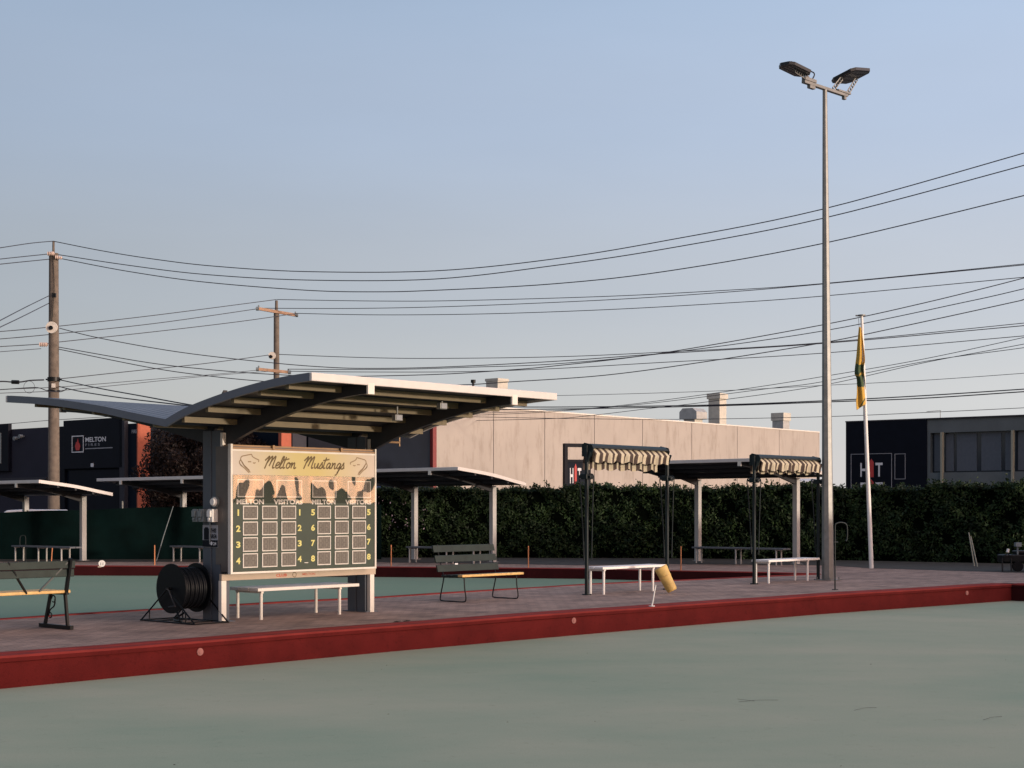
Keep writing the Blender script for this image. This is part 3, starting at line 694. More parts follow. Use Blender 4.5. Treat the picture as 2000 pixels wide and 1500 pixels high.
def far_bench(lab, x0, x1, y, lxs):
    o_ = G(x0, y); p = unit(-40); L = along(o_, p, x1)
    plank_bench(lab, o_, -40, -0.02, L, [along(o_, p, x) for x in lxs], 0.40, 0.47, 'dull_alu', 'leg_grey')
far_bench('grey plank seat under the shelter between scoreboard and green park bench', 796, 940, 1099, (800, 872, 925))
far_bench('long grey plank seat between the posts of the rightmost rear shelter', 1354, 1532, 1100, (1360, 1437, 1516))
far_bench('grey plank seat under the leftmost rear shelter behind a park bench', 26, 140, 1096, (30, 75, 120))
far_bench('grey plank seat partly hidden behind the scoreboard shelter post', 335, 450, 1097, (339, 390, 430))

# ================================================================ REAR SHELTERS
def rear(label, xr, yr, xl, A, ztip, zlow, over, overl):
    p = unit(-45); R = G(xr, yr); S = -along(R, p, xl)
    loc = R - p * S
    near = [(0.25, zlow - 0.02), (-0.2, zlow + 0.06), (-A * .5, zlow + (ztip - zlow) * .68), (-A - 0.05, ztip + 0.03)]
    M_post, M_gut, M_pur = M['post'], M['gut'], M['purlin']
    M['post'] = M['post_pale']; M['purlin'] = M['roof_under']
    profile_shelter('rear_shelter', label, loc, -45, near, None, -overl, S + over, (0.0, S), 0.15, 0.15, 0.12, 0.24, 'curved roof shelters along the rear of the far green', 0.08, (0.5, 1.3, 2.1))
    M['post'], M['purlin'] = M_post, M_pur
M['post_pale'] = mat('pale_post_paint', (0.46, 0.45, 0.43), 0.5, var=0.06)
rear('curved grey shelter at the far left with white end fascia', 159, 1095, 47, 1.99, 2.32, 2.02, 1.34, 1.3)
rear('curved grey shelter seen left of the scoreboard post', 477, 1096, 355, 2.05, 2.43, 2.14, 1.2, 1.36)
rear('curved grey shelter directly behind the green park bench', 960, 1098, 807, 2.31, 2.65, 2.30, 1.14, 1.15)
rear('curved grey shelter behind the two striped awnings', 1553, 1102, 1361, 2.49, 2.85, 2.50, 1.0, 1.15)

# ================================================================ AWNINGS
def awning(label, x, y, xr, ztop):
    o_ = G(x, y); t = thing('striped_awning', label, 'awning', o_, H0, 'striped awnings on green posts')
    L = along(o_, u, xr)
    for px in (0.0, L):
        g = MB(); g.cyl((px, 0, 0), (px, 0, ztop), 0.036, n=12); po = g.build('post', M['dark_green_paint'], t)
        g = MB(); g.cyl((px, 0, 0), (px, 0, 0.02), 0.085, n=16); g.build('base_plate', M['dark_green_paint'], po)
        g = MB(); g.box(px - .09, px + .10, -.07, .07, 2.10, 2.20); g.box(px - .05, px + .05, -.13, .13, 2.12, 2.17); g.build('clamp', M['dark_green_paint'], po, .01)
        for sy in (-.11, .11):
            g = MB(); g.tube(smooth([(px, sy * .6, 2.2), (px - .01, sy * 1.5, 2.16), (px, sy * 1.35, 1.9), (px + .02, sy * 1.0, 1.2), (px + .03, sy * .8, .62)], 4), .011, 6)
            g.build('folding_arm', M['dark_green_paint'], po)
        g = MB(); g.bar((px, 0, ztop - 0.35), (px - .02, -0.10, ztop - 0.12), 0.03); g.build('brace', M['dark_green_paint'], po)
    g = MB(); poly = [(0.11, ztop - 0.06), (0.07, ztop + 0.02), (-0.05, ztop + 0.03), (-0.12, ztop - 0.01), (-0.14, ztop - 0.05), (-0.04, ztop - 0.05)]
    g.prism_x(poly, 0.03, L - 0.14); g.build('roller_box', M['dark_green_paint'], t, 0.006)
    for px in (0.0, L - 0.14):
        g = MB(); g.prism_x([(0.12, ztop - 0.20), (0.12, ztop + 0.01), (0.06, ztop + 0.05), (-0.12, ztop + 0.01), (-0.15, ztop - 0.06), (-.08, ztop - 0.22)], px, px + 0.03); g.build('end_bracket', M['dark_green_paint'], t, 0.004)
    # canvas: short slope then hanging valance with scallops
    N = 150; g = MB(); v_ = []; K = 6
    for i in range(N + 1):
        x_ = 0.06 + (L - 0.22) * i / N; sc = abs(math.sin(math.pi * x_ / 0.178 * 0.5)); wv = 0.010 * math.sin(x_ * 21) + .006 * math.sin(x_ * 47)
        rows_ = [(-0.05, ztop - 0.05), (-0.11 + wv, ztop - 0.09), (-0.17 + wv, ztop - 0.15), (-0.155 + wv * 2, ztop - 0.20), (-0.145 + wv * 2.2, ztop - 0.25), (-0.14 + wv * 2.4, ztop - 0.275 - 0.045 * sc)]
        v_ += [(x_, a, b) for a, b in rows_]
    g.add(v_, [(i * K + j, i * K + j + 1, (i + 1) * K + j + 1, (i + 1) * K + j) for i in range(N) for j in range(K - 1)], 0, True)
    g.build('front_valance', M['stripe'], t)
    g = MB(); v_ = []; K = 4
    for i in range(N + 1):
        x_ = 0.04 + (L - 0.20) * i / N; sc = abs(math.sin(math.pi * x_ / 0.178 * 0.5 + .6)); wv = 0.012 * math.sin(x_ * 17 + 1)
        dr = 0.40 if L > 0 and label.startswith('left') else 0.32
        rows_ = [(0.06, ztop - 0.06), (0.09 + wv, ztop - 0.16), (0.10 + wv * 2, ztop - dr + .05), (0.10 + wv * 2, ztop - dr - 0.05 * sc)]
        v_ += [(x_, a, b) for a, b in rows_]
    g.add(v_, [(i * K + j, i * K + j + 1, (i + 1) * K + j + 1, (i + 1) * K + j) for i in range(N) for j in range(K - 1)], 0, True)
    g.build('rear_valance', M['stripe'], t)
    return t
awning('left brown and cream striped awning standing on dark green posts', 1146, 1162, 1303, 2.72)
awning('right brown and cream striped awning beside the tall light tower', 1473, 1141, 1598, 2.66)

# ================================================================ GREEN PARK BENCH (middle)
o_ = G(905, 1177); L = along(o_, u, 1010)
t = thing('park_bench', 'green slatted park bench with orange front slat and looped black legs', 'bench', o_, H0)
x0, x1 = along(o_, u, 899), along(o_, u, 1019)
g = MB(); g.box(x0, x1, -.05, .06, .425, .465); g.build('front_slat', M['orange_wood'], t, .008)
g = MB(); g.box(x0 + .01, x1 - .02, .09, .20, .425, .46); g.build('seat_slat', M['green_slat'], t, .006)
g = MB(); g.box(x0 + .01, x1 - .02, .23, .34, .425, .455); g.build('seat_slat', M['green_slat'], t, .006)
g = MB(); g.box(x0 + .01, x1 - .02, .37, .46, .42, .45); g.build('seat_slat', M['green_slat'], t, .006)
for z0, y_ in ((.50, .50), (.66, .55), (.83, .60)):
    g = MB(); v_ = [(x, y_ + dy + s, z0 + dz) for x in (x0 - .02, x1 - .04) for (dy, dz) in ((0, 0), (.03, .115)) for s in (0, .03)]
    g.add(v_, [(0, 1, 3, 2), (4, 6, 7, 5), (0, 4, 5, 1), (2, 3, 7, 6), (0, 2, 6, 4), (1, 5, 7, 3)]); g.build('back_slat', M['green_slat'], t, .004)
for lx in (0.02, L - 0.02):
    g = MB(); g.tube(smooth([(lx, .47, .43), (lx, .50, .30), (lx, .56, .06), (lx, .52, .012), (lx, .30, .011), (lx, .02, .011), (lx, -.04, .06), (lx, -.01, .25), (lx, .0, .42)], 4), .011, 8)
    g.tube([(lx, .0, .418), (lx, .48, .41), (lx, .60, .78), (lx, .64, .96)], .010, 8)
    g.build('leg_loop', M['black'], t)
g = MB(); g.box(x0 + .42, x0 + .49, .53, .535, .60, .635); g.build('sticker', M['letter_white'], t)

# ================================================================ NEAR LEFT PARK BENCH (back towards viewer)
o_ = G(141, 1230); t = thing('park_bench', 'park bench with cast black scroll leg cut by the left edge', 'bench', o_, H0)
x0 = -1.8; x1 = 0.04
for z0 in (.69, .80):
    g = MB(); g.box(x0, x1 + .02, .0 + (.90 - z0) * .22, .03 + (.90 - z0) * .22, z0, z0 + .10); g.build('back_slat', M['green_slat'], t, .006)
g = MB(); g.box(x0, x1, .10, .20, .475, .515); g.build('rear_slat', M['orange_wood'], t, .008)
for y_ in (.24, .38, .52):
    g = MB(); g.box(x0, x1 - .03, y_, y_ + .11, .475, .51); g.build('seat_slat', M['orange_wood'], t, .006)
for lx in (-.03, -1.55):
    g = MB(); g.bar((lx, -.04, .03), (lx, .72, .03), .05, .05)
    g.bar((lx, .06, .05), (lx, .12, .48), .045, .03, up=(1, 0, 0)); g.bar((lx, .60, .05), (lx, .46, .48), .045, .03, up=(1, 0, 0))
    g.bar((lx, .06, .47), (lx, .62, .46), .04, .03); g.bar((lx, .10, .47), (lx, -.01, .93), .055, .03, up=(1, 0, 0))
    for cy, cz, r_ in ((.40, .39, .045), (.48, .17, .035)):
        g.tube([(lx, cy + r_ * math.cos(a), cz + r_ * math.sin(a)) for a in [i * math.pi / 6 for i in range(11)]], .009, 6)
    g.tube(smooth([(lx, .36, .39), (lx, .38, .30), (lx, .48, .24), (lx, .52, .16)], 4), .010, 6)
    g.build('end_frame', M['black'], t)
for a_, b_ in (((-.05, .03, .88), (-.42, .10, .51)), ((-.90, .03, .90), (-.60, .10, .49)), ((-1.5, .03, .88), (-1.2, .10, .5))):
    g = MB(); g.bar(a_, b_, .028, .02); g.build('brace', M['black'], t)

# ================================================================ HOSE REEL
o_ = O + u * (-0.52) - v * 0.42
t = thing('hose_reel', 'large black hose reel on a wire stand beside the shelter post', 'hose reel', o_, H0)
zc = 0.47
def disc(g, x, r, th, n=40): g.cyl((x, 0, zc), (x + th, 0, zc), r, n=n)
g = MB(); disc(g, 0, .345, .018); g.build('side_disc', M['rubber'], t)
g = MB(); disc(g, .42, .345, .018); g.build('side_disc', M['rubber'], t)
g = MB(); disc(g, .018, .20, .40, 24); g.build('drum', M['rubber'], t)
g = MB()
for i, x in enumerate([.04 + .036 * k for k in range(11)]):
    rr = .262 + (.010 if i % 2 else 0)
    g.tube([(x, rr * math.cos(a), zc + rr * math.sin(a)) for a in [2 * math.pi * j / 40 for j in range(40)]], .019, 8, closed=True)
g.build('hose', M['rubber'], t)
g = MB(); g.tube(smooth([(.02, -.10, .17), (-.02, -.25, .03), (.1, -.1, .02), (.2, .2, .02), (.3, .1, .12)], 6), .015); g.build('hose_tail', M['rubber'], t)
for x in (-.06, .50):
    g = MB(); g.tube([(x, -.62, .012), (x, 0, zc), (x, .62, .012)], .012, 6); g.tube([(x, -.64, .012), (x, .64, .012)], .012, 6)
    for yy in (-.42, .42): g.tube([(x, yy, .012), (x, yy, .155)], .009, 6)
    g.build('stand_frame', M['black'], t)
g = MB()
for yy in (-.62, .62, -.3, .3): g.tube([(-.06, yy, .012), (.50, yy, .012)], .010, 6)
g.build('crossbars', M['black'], t)
g = MB(); g.tube([(-.08, 0, zc), (.52, 0, zc)], .018, 8); g.build('axle', M['black'], t)
g = MB(); g.tube([(-.075, 0, zc), (-.075, -.05, zc - .02), (-.075, -.20, zc - .23)], .010, 6); g.tube([(-.075, -.20, zc - .23), (-.075, -.05, zc - .25)], .012, 6); g.build('crank_handle', M['steel_dark'], t)

# ================================================================ LIGHT TOWER
o_ = G(1617, 1133); o_.z = 0
t = thing('light_tower', 'tall galvanised light pole with twin floodlights', 'light pole', o_, 45)
t.rotation_euler = (Matrix.Rotation(-0.0062, 3, 'Y') @ Matrix.Rotation(math.radians(45), 3, 'Z')).to_euler()
g = MB(); ZT = 10.72
for z0, z1, r0, r1 in ((0, 3.5, .135, .108), (3.5, ZT, .108, .050)):
    g.cyl((0, 0, z0), (0, 0, z1), r0, r1, n=8, caps=False, smooth=False)
g.build('pole', M['galv'], t)
g = MB(); g.box(-.22, .22, -.22, .22, 0, .02)
for a in (-.17, .17):
    for b in (-.17, .17): g.cyl((a, b, .02), (a, b, .07), .018, n=6)
g.build('base_plate', M['galv'], t)
g = MB(); g.box(-.82, .85, -.045, .045, ZT - .01, ZT + .05); g.box(-.82, -.40, -.06, .04, ZT + .055, ZT + .12); g.box(-.62, -.42, -.04, .04, ZT - .08, ZT - .01); g.box(.72, .80, -.035, .035, ZT - .08, ZT - .01); g.box(.45, .95, -.06, .03, ZT + .055, ZT + .09)
g.build('crossarm', M['galv'], t)
M['flood'] = mat('floodlight_body', (0.016, 0.018, 0.024), 0.45, var=0.15)
def flood(cx, cy, cz, L, W, tx, ty, arms):
    """flat LED floodlight panel (long side local x), fins on top, perforated arms from the crossarm"""
    R = Matrix.Rotation(math.radians(ty), 3, 'Y') @ Matrix.Rotation(math.radians(tx), 3, 'X')
    def B(p): q = R @ Vector(p); return Vector((q.x + cx, q.y + cy, q.z + cz))
    prof = [(-L / 2 + .10, -W / 2), (L / 2 - .14, -W / 2), (L / 2, -W / 2 + .12), (L / 2, W / 2 - .08), (L / 2 - .1, W / 2), (-L / 2 + .16, W / 2), (-L / 2, W / 2 - .16), (-L / 2, -W / 2 + .08)]
    n = 8; g = MB(); v_ = [B((a * .97, b * .97, -.03)) for a, b in prof] + [B((a, b, .03)) for a, b in prof]
    g.add(v_, [(i, (i + 1) % n, n + (i + 1) % n, n + i) for i in range(n)] + [tuple(range(n))[::-1], tuple(range(n, 2 * n))])
    body = g.build('floodlight', M['flood'], t)
    g = MB()
    for k in range(10):
        yy = -W / 2 + .05 + (W - .10) * k / 9; ins = .06 if 0 < k < 9 else .16
        a = [B((-L / 2 + ins, yy - .005, .03)), B((L / 2 - ins, yy - .005, .03)), B((L / 2 - ins, yy + .005, .03)), B((-L / 2 + ins, yy + .005, .03))]
        b = [B((-L / 2 + ins + .02, yy - .005, .055)), B((L / 2 - ins - .02, yy - .005, .055)), B((L / 2 - ins - .02, yy + .005, .055)), B((-L / 2 + ins + .02, yy + .005, .055))]
        g.add(a + b, [(0, 1, 5, 4), (1, 2, 6, 5), (2, 3, 7, 6), (3, 0, 4, 7), (4, 5, 6, 7)])
    g.build('cooling_fins', M['flood'], body)
    g = MB()
    for k in range(4):
        y0_ = -W / 2 + .05 + k * (W - .08) / 4; 
        c = [B((-L / 2 + .10, y0_, -.034)), B((L / 2 - .12, y0_, -.034)), B((L / 2 - .12, y0_ + (W - .08) / 4 - .03, -.034)), B((-L / 2 + .10, y0_ + (W - .08) / 4 - .03, -.034))]
        g.add(c, [(3, 2, 1, 0)])
    g.build('lens', M['lens_dark'], body)
    for p, q in arms:
        g = MB(); a = Vector(p); b = B(q); dd = (b - a).normalized(); wv = Vector((1, 0, 0)); wv = (wv - dd * wv.dot(dd)).normalized()
        if abs(dd.x) > .8: wv = Vector((0, 0, 1)); wv = (wv - dd * wv.dot(dd)).normalized()
        for s_ in (-.045, .045): g.bar(a + wv * s_, b + wv * s_, .014, .02)
        nk = int((b - a).length / .07)
        for k in range(nk + 1): r_ = a.lerp(b, k / nk); g.bar(r_ - wv * .045, r_ + wv * .045, .026, .012)
        g.build('bracket_arm', M['galv'], body)
    g = MB(); a = Vector(arms[0][0]); g.tube(smooth([tuple(a + Vector((.12, 0, 0))), tuple(a + Vector((.16, -.02, .16))), tuple(B((.1, 0, .06)))], 5), .014, 6); g.build('cable', M['black'], body)
M['lens_dark'] = mat('led_lens', (0.06, 0.065, 0.075), 0.2, var=0.1)
flood(-1.14, .0, ZT + .22, .84, .46, 3, 5, [((-.66, -.03, ZT + .10), (-.06, -.06, -.05))])
flood(.84, -.12, ZT + .44, .82, .70, -13, -9, [((.30, -.02, ZT + .06), (-.30, .05, -.04)), ((.86, -.02, ZT + .06), (.30, .05, -.04))])

# ================================================================ FLAGPOLE
b_ = G(1702, 1110); tp = P(1683, 617, b_.y)
t = thing('flagpole', 'white flagpole leaning slightly in front of the hedge', 'flagpole', b_, 0)
d_ = tp - b_
g = MB(); g.cyl((0, 0, 0), tuple(d_ * .33), .058, .054, n=12, caps=True); g.cyl(tuple(d_ * .33), tuple(d_ * .62), .05, .046, n=12); g.cyl(tuple(d_ * .62), tuple(d_), .042, .036, n=12)
g.build('pole', M['white'], t)
g = MB(); g.cyl(tuple(d_), tuple(d_ + Vector((0, 0, .03))), .10, .10, n=12); g.tube([tuple(d_ + Vector((-.16, 0, .01))), tuple(d_)], .02); g.build('truck', M['galv'], t)
g = MB(); g.tube([tuple(d_ * .99 + Vector((-.09, -.02, 0))), tuple(d_ * .8 + Vector((-.06, -.05, 0))), tuple(d_ * .25 + Vector((-.07, -.05, 0)))], .006, 5); g.build('halyard', M['wire'], t)
def flag_mat():
    m = mat('flag_gold', (0.55, 0.33, 0.05), 0.8, var=0.12, scale=6)
    n = m.node_tree.nodes; l = m.node_tree.links; b = n['Principled BSDF']; ramp = [x for x in n if x.type == 'VALTORGB'][0]
    at = n.new('ShaderNodeAttribute'); at.attribute_name = 'flagv'
    sp = n.new('ShaderNodeSeparateXYZ'); l.new(at.outputs['Vector'], sp.inputs[0])
    nz = n.new('ShaderNodeTexNoise'); nz.inputs['Scale'].default_value = 3.0; l.new(at.outputs['Vector'], nz.inputs['Vector'])
    ad = n.new('ShaderNodeMath'); ad.operation = 'MULTIPLY_ADD'; ad.inputs[1].default_value = 0.10; l.new(nz.outputs[0], ad.inputs[0]); l.new(sp.outputs[1], ad.inputs[2])
    cr = n.new('ShaderNodeValToRGB'); cr.color_ramp.interpolation = 'CONSTANT'; e = cr.color_ramp.elements
    e[0].position = 0; e[0].color = (0, 0, 0, 1); e[1].position = .40; e[1].color = (1, 1, 1, 1)
    x = e.new(.515); x.color = (.25, .25, .25, 1); x = e.new(.55); x.color = (1, 1, 1, 1); x = e.new(.70); x.color = (0, 0, 0, 1)
    l.new(ad.outputs[0], cr.inputs[0])
    # diagonal hem line low on the flag
    d1 = n.new('ShaderNodeMath'); d1.operation = 'MULTIPLY_ADD'; d1.inputs[1].default_value = 0.26; l.new(sp.outputs[0], d1.inputs[0]); l.new(sp.outputs[1], d1.inputs[2])
    g1 = n.new('ShaderNodeMath'); g1.operation = 'COMPARE'; g1.inputs[1].default_value = 1.08; g1.inputs[2].default_value = 0.022; l.new(d1.outputs[0], g1.inputs[0])
    mxm = n.new('ShaderNodeMath'); mxm.operation = 'MAXIMUM'; l.new(cr.outputs[0], mxm.inputs[0]); l.new(g1.outputs[0], mxm.inputs[1])
    mx = n.new('ShaderNodeMix'); mx.data_type = 'RGBA'; mx.inputs[7].default_value = (0.05, 0.085, 0.035, 1)
    l.new(mxm.outputs[0], mx.inputs[0]); l.new(ramp.outputs[0], mx.inputs[6]); l.new(mx.outputs[2], b.inputs['Base Color']); return m
# limp flag: outline (px in photo at pole depth) with folds in depth
Lf = [(1677.5, 638), (1675, 665), (1672.5, 695), (1669, 728), (1673, 740), (1673.5, 765), (1672, 785), (1673, 801)]
Rf = [(1682, 640), (1686, 668), (1689.5, 703), (1687, 720), (1690, 745), (1691, 765), (1692, 778), (1692.5, 788)]
Lf, Rf = smooth(Lf, 5), smooth(Rf, 5); g = MB(); v_ = []; uvs = []; K = 13
for i, (a, b) in enumerate(zip(Lf, Rf)):
    f_ = i / (len(Lf) - 1)
    for k in range(K):
        s_ = k / (K - 1); x = a[0] + (b[0] - a[0]) * s_; y = a[1] + (b[1] - a[1]) * s_
        dep = -0.07 + 0.055 * math.sin(s_ * 9 + 1.2 * math.sin(f_ * 5)) * min(1, f_ * 4 + .2)
        q = P(x, y, b_.y + dep) - b_; v_.append(tuple(q)); uvs.append((s_, f_, 0))
g.add(v_, [(i * K + k, i * K + k + 1, (i + 1) * K + k + 1, (i + 1) * K + k) for i in range(len(Lf) - 1) for k in range(K - 1)], 0, True)
fl = g.build('flag', flag_mat()); fl.location = b_
at = fl.data.attributes.new('flagv', 'FLOAT_VECTOR', 'POINT'); at.data.foreach_set('vector', np.array(uvs, 'f').ravel())
so = fl.modifiers.new('solid', 'SOLIDIFY'); so.thickness = 0.006
tag(fl, 'limp gold and green flag hanging down the white flagpole', 'flag')

# ================================================================ SMALL THINGS ON THE RIM
def hook(label, x, y, h, w):
    o_ = G(x, y); t = thing('hook_stand', label, 'hook stand', o_, 20, 'dark hook stands beside the greens')
    g = MB(); g.tube(smooth([(0, 0, 0), (0, 0, h * .5), (0, 0, h - .10), (w * .12, 0, h - .02), (w * .5, 0, h), (w * .88, 0, h - .03), (w, 0, h - .12), (w, 0, h - .30), (w * .9, 0, h - .36)], 5), .014, 7)
    g.build('rod', M['dark_green_paint'], t)
    g = MB(); g.cyl((-.025, 0, h - .38), (.06, 0, h - .38), .012, n=8); g.cyl((0, 0, 0), (0, 0, .012), .06, n=14); g.build('collar', M['dark_green_paint'], t)
hook('tall dark hook stand beside the base of the light tower', 1631, 1152, 1.30, .27)
hook('dark hook stand in front of the leftmost rear shelter post', 50, 1096, .76, -.16)
def peg(label, x, yt, yb, lean=0):
    o_ = G(x, yb); h = (yb - yt) * o_.y / F; g = MB(); g.cyl((0, 0, 0), (lean, 0, h), .016, .014, n=8)
    o = g.build('boundary_peg', M['peg']); o.location = o_; tag(o, label, 'boundary peg', 'orange boundary pegs behind the far green')
peg('orange peg in front of the leftmost rear shelter, leaning slightly', 100, 1070, 1102, .03)
peg('orange peg standing left of the hose reel', 302, 1065, 1104)
peg('orange peg just right of the scoreboard', 764, 1064, 1106)
peg('orange peg standing right of the green park bench', 1032, 1066, 1109)
peg('orange peg standing between the two striped awnings', 1330, 1067, 1115)
# round marker 
o_ = G(199, 1108); t = thing('rink_marker', 'white round rink number disc on the far kerb', 'marker', o_, 10)
g = MB(); g.cyl((0, 0, .10), (0, .02, .10), .088, n=24); g.build('disc', M['white'], t)
g = MB(); g.text('11', -.035, .035, .055, .125, -.003, 0, .02); g.build('numeral', M['plastic_grey'], t)
g = MB(); g.box(-.10, -.02, -.04, .04, .0, .03); g.build('foot', M['rail_cream'], t)
# yellow canister + stake
o_ = G(1303, 1160); t = thing('canister', 'mustard yellow padded canister leaning against the white bench', 'canister', o_, 0)
ax = Vector((-.22, .04, .43)); base = Vector((.10, 0, .055))
g = MB(); n = 28; v_ = []
d0 = ax.normalized(); a = d0.cross(Vector((0, 1, 0))).normalized(); b = a.cross(d0)
prof = [(0, .04), (.0, .085), (.03, .098), (.12, .104), (.25, .108), (.38, .116), (.46, .124), (.49, .118), (.49, .102), (.42, .097)]
for h, r in prof:
    for i in range(n):
        th = 2 * math.pi * i / n; rr = r * (1 + .03 * math.sin(3 * th + h * 9)); v_.append(base + d0 * h + (a * math.cos(th) + b * math.sin(th)) * rr)
g.add(v_, [(j * n + i, j * n + (i + 1) % n, (j + 1) * n + (i + 1) % n, (j + 1) * n + i) for j in range(len(prof) - 1) for i in range(n)] + [tuple(range(n))[::-1], tuple(range((len(prof) - 1) * n, len(prof) * n))], 0, True)
g.build('shell', M['yellow'], t)
g = MB(); g.tube([tuple(base + d0 * .30 + (a * math.cos(i * .2244) + b * math.sin(i * .2244)) * .112) for i in range(28)], .007, 6, closed=True); g.build('strap', M['orange_wood'], t)
o_ = G(1273, 1186); g = MB(); g.cyl((0, 0, 0), (.02, 0, .10), .014, .013, n=8); g.cyl((.02, 0, .10), (.065, .02, .34), .012, .010, n=8); g.cyl((0, 0, 0), (0, 0, .012), .05, n=12)
o = g.build('white_stake', M['white']); o.location = o_ + Vector((0, 0, .014)); tag(o, 'short bent white stake standing on the red kerb', 'stake')
for lab, xt, yt, xb, yb in (('left of two thin grey stakes leaning on the hedge', 1892, 1040, 1903, 1106), ('right of two thin grey stakes leaning on the hedge', 1896, 1048, 1909, 1107),):
    b0 = G(xb, yb); t0 = P(xt, yt, b0.y + .25); g = MB(); g.cyl((0, 0, 0), tuple(t0 - b0), .020, .016, n=7); o = g.build('garden_stake', M['cream_post']); o.location = b0
    tag(o, lab, 'stake', 'thin stakes')
b0 = G(322, 1096); b0.y -= .2; g = MB(); g.cyl((0, 0, .72), (.28, .05, 1.62), .015, .013, n=7); g.cyl((-.2, -.02, 0), (0, 0, .72), .015, .015, n=7)
o = g.build('leaning_rod', M['plastic_grey']); o.location = b0; tag(o, 'long thin grey rod leaning on the green shadecloth fence', 'rod')
# debris on near green and rim
o_ = G(786, 1216); g = MB()
for k in range(14):
    a = rng.uniform(-.16, .16); bb = rng.uniform(-.04, .04); r = rng.uniform(.02, .05)
    g.add([(a - r, bb, .016), (a, bb - r * .4, .03), (a + r, bb, .018), (a, bb + r * .4, .026)], [(0, 1, 2, 3)])
o = g.build('dead_leaves', M['bark']); o.location = o_; o.rotation_euler.z = math.radians(45); tag(o, 'small clump of dead brown leaves on the red kerb', 'leaves')
for lab, x0_, y0_, x1_, y1_ in (('thin dry twig on the green, farthest right', 1920, 1407, 1957, 1400), ('thin dry twig on the green, middle of three', 1668, 1388, 1712, 1382.5), ('thin dry forked twig on the green, leftmost of three', 1443, 1371.5, 1520, 1368)):
    a = G(x0_, y0_, -.33); b = G(x1_, y1_, -.33); m_ = a.lerp(b, .5) + Vector((0, .02, .006)); g = MB()
    pts = smooth([tuple(p - a) for p in (a, a.lerp(b, .3) + Vector((0, .01, .004)), m_, b)], 4); g.tube(pts, .0014, 5)
    if 'fork' in lab: g.tube([tuple(a.lerp(b, .4) - a), tuple(a + (b - a) * .05 + Vector((0, .22, 0)) - a)], .0014, 5)
    o = g.build('twig', M['bark']); o.location = a + Vector((0, 0, .004)); tag(o, lab, 'twig', 'dry twigs lying on the near green')
g = MB()
for _ in range(70):
    a = rng.uniform(-9, 9); b = rng.uniform(8.5, 27)
    if (Vector((a, b, 0)) - LIP[1]).dot(Vector((udir.y, -udir.x, 0))) < .5 or abs(a) > b * .36: continue
    r = rng.uniform(.005, .014); th = rng.uniform(0, 6.3); cx_, sx_ = math.cos(th) * r, math.sin(th) * r
    g.add([(a - cx_, b - sx_, -.333), (a + sx_ * .5, b - cx_ * .5, -.328), (a + cx_, b + sx_, -.331), (a - sx_ * .5, b + cx_ * .5, -.329)], [(0, 1, 2, 3)])
tag(g.build('leaf_litter', M['bark']), 'tiny dark specks of leaf litter scattered over the near green', 'litter', kind='stuff')
# turf trolley at right edge
o_ = G(1962, 1117); t = thing('spreader_trolley', 'dark wheeled green care trolley by the hedge at the right edge', 'trolley', o_, 0)
g = MB(); g.box(.0, .9, .1, .6, .22, .42); g.box(.35, .85, .15, .55, .42, .52); g.build('body', M['black'], t, .03)
for x in (-.05, .17):
    g = MB(); g.cyl((x, 0, 0), (x + .02, 0.1, .33), .02, n=8); g.build('leg', M['black'], t)
for x in (.35, .75):
    g = MB(); g.cyl((x, .05, .13), (x, .12, .13), .13, n=18); g.build('wheel', M['rubber'], t)
g = MB(); g.cyl((.07, 0, .48), (.10, .02, .56), .035, n=10); g.build('cap', M['white'], t)
g = MB(); g.box(.30, .44, .05, .2, .62, .72); g.cyl((.36, .12, .42), (.36, .12, .62), .02); g.build('gauge_box', M['plastic_grey'], t)
g = MB(); g.tube(smooth([(.0, 0, .36), (.05, -.02, .45), (.14, 0, .40), (.2, .05, .42)], 4), .012); g.build('hose', M['black'], t)

# ================================================================ FENCE (green shadecloth)
x0p, x1p = -160, 745
A = G(x0p, 1092.5); B = G(x1p, 1092.5); d = (B - A).normalized(); L = (B - A).length; ang = math.degrees(math.atan2(d.y, d.x))
t = thing('shadecloth_fence', 'dark green shadecloth fence running behind the far green', 'fence', A, ang)
g = MB(); N = 160; v_ = []
for i in range(N + 1):
    x = L * i / N; ztp = 1.42 + .26 * min(1, max(0, (x - 2.0) / (L * .6))) + .012 * math.sin(x * 2.1)
    for k in range(5): v_.append((x, .04 * math.sin(x * 3.3 + k) * (.4 + .2 * k), ztp * k / 4))
g.add(v_, [(i * 5 + k, i * 5 + k + 1, (i + 1) * 5 + k + 1, (i + 1) * 5 + k) for i in range(N) for k in range(4)], 0, True); g.build('shadecloth', M['shadecloth'], t)
k = 0.4
while k < L:
    g = MB(); g.cyl((k, .12, 0), (k, .12, 1.78 if k > 6 else 1.5), .03, n=8); g.build('post', M['galv'], t); k += 2.9

# ================================================================ HEDGE
def leaves_mesh(c, nrm, size, name, m, parent):
    """c (N,3) centres; each leaf = a folded diamond of two triangles"""
    N = len(c); r1 = rng.normal(size=(N, 3)); r1 += nrm * 0.6; r1 /= np.linalg.norm(r1, axis=1)[:, None]
    r2 = np.cross(r1, rng.normal(size=(N, 3))); r2 /= np.linalg.norm(r2, axis=1)[:, None]; r3 = np.cross(r1, r2)
    s = (size * rng.uniform(.6, 1.35, N))[:, None]
    V = np.stack([c - r2 * s, c + r3 * s * .45 + r1 * s * .12, c + r2 * s, c - r3 * s * .45 + r1 * s * .12], 1).reshape(-1, 3)
    Fc = np.arange(N * 4).reshape(N, 4)
    me = bpy.data.meshes.new(name); me.from_pydata(V.tolist(), [], Fc.tolist()); me.materials.append(m); me.update()
    o = bpy.data.objects.new(name, me); COL.objects.link(o); o.parent = parent; return o
hp = [G(733, 1089.5), G(1300, 1091), G(1650, 1095), G(2000, 1102), G(2500, 1104)]
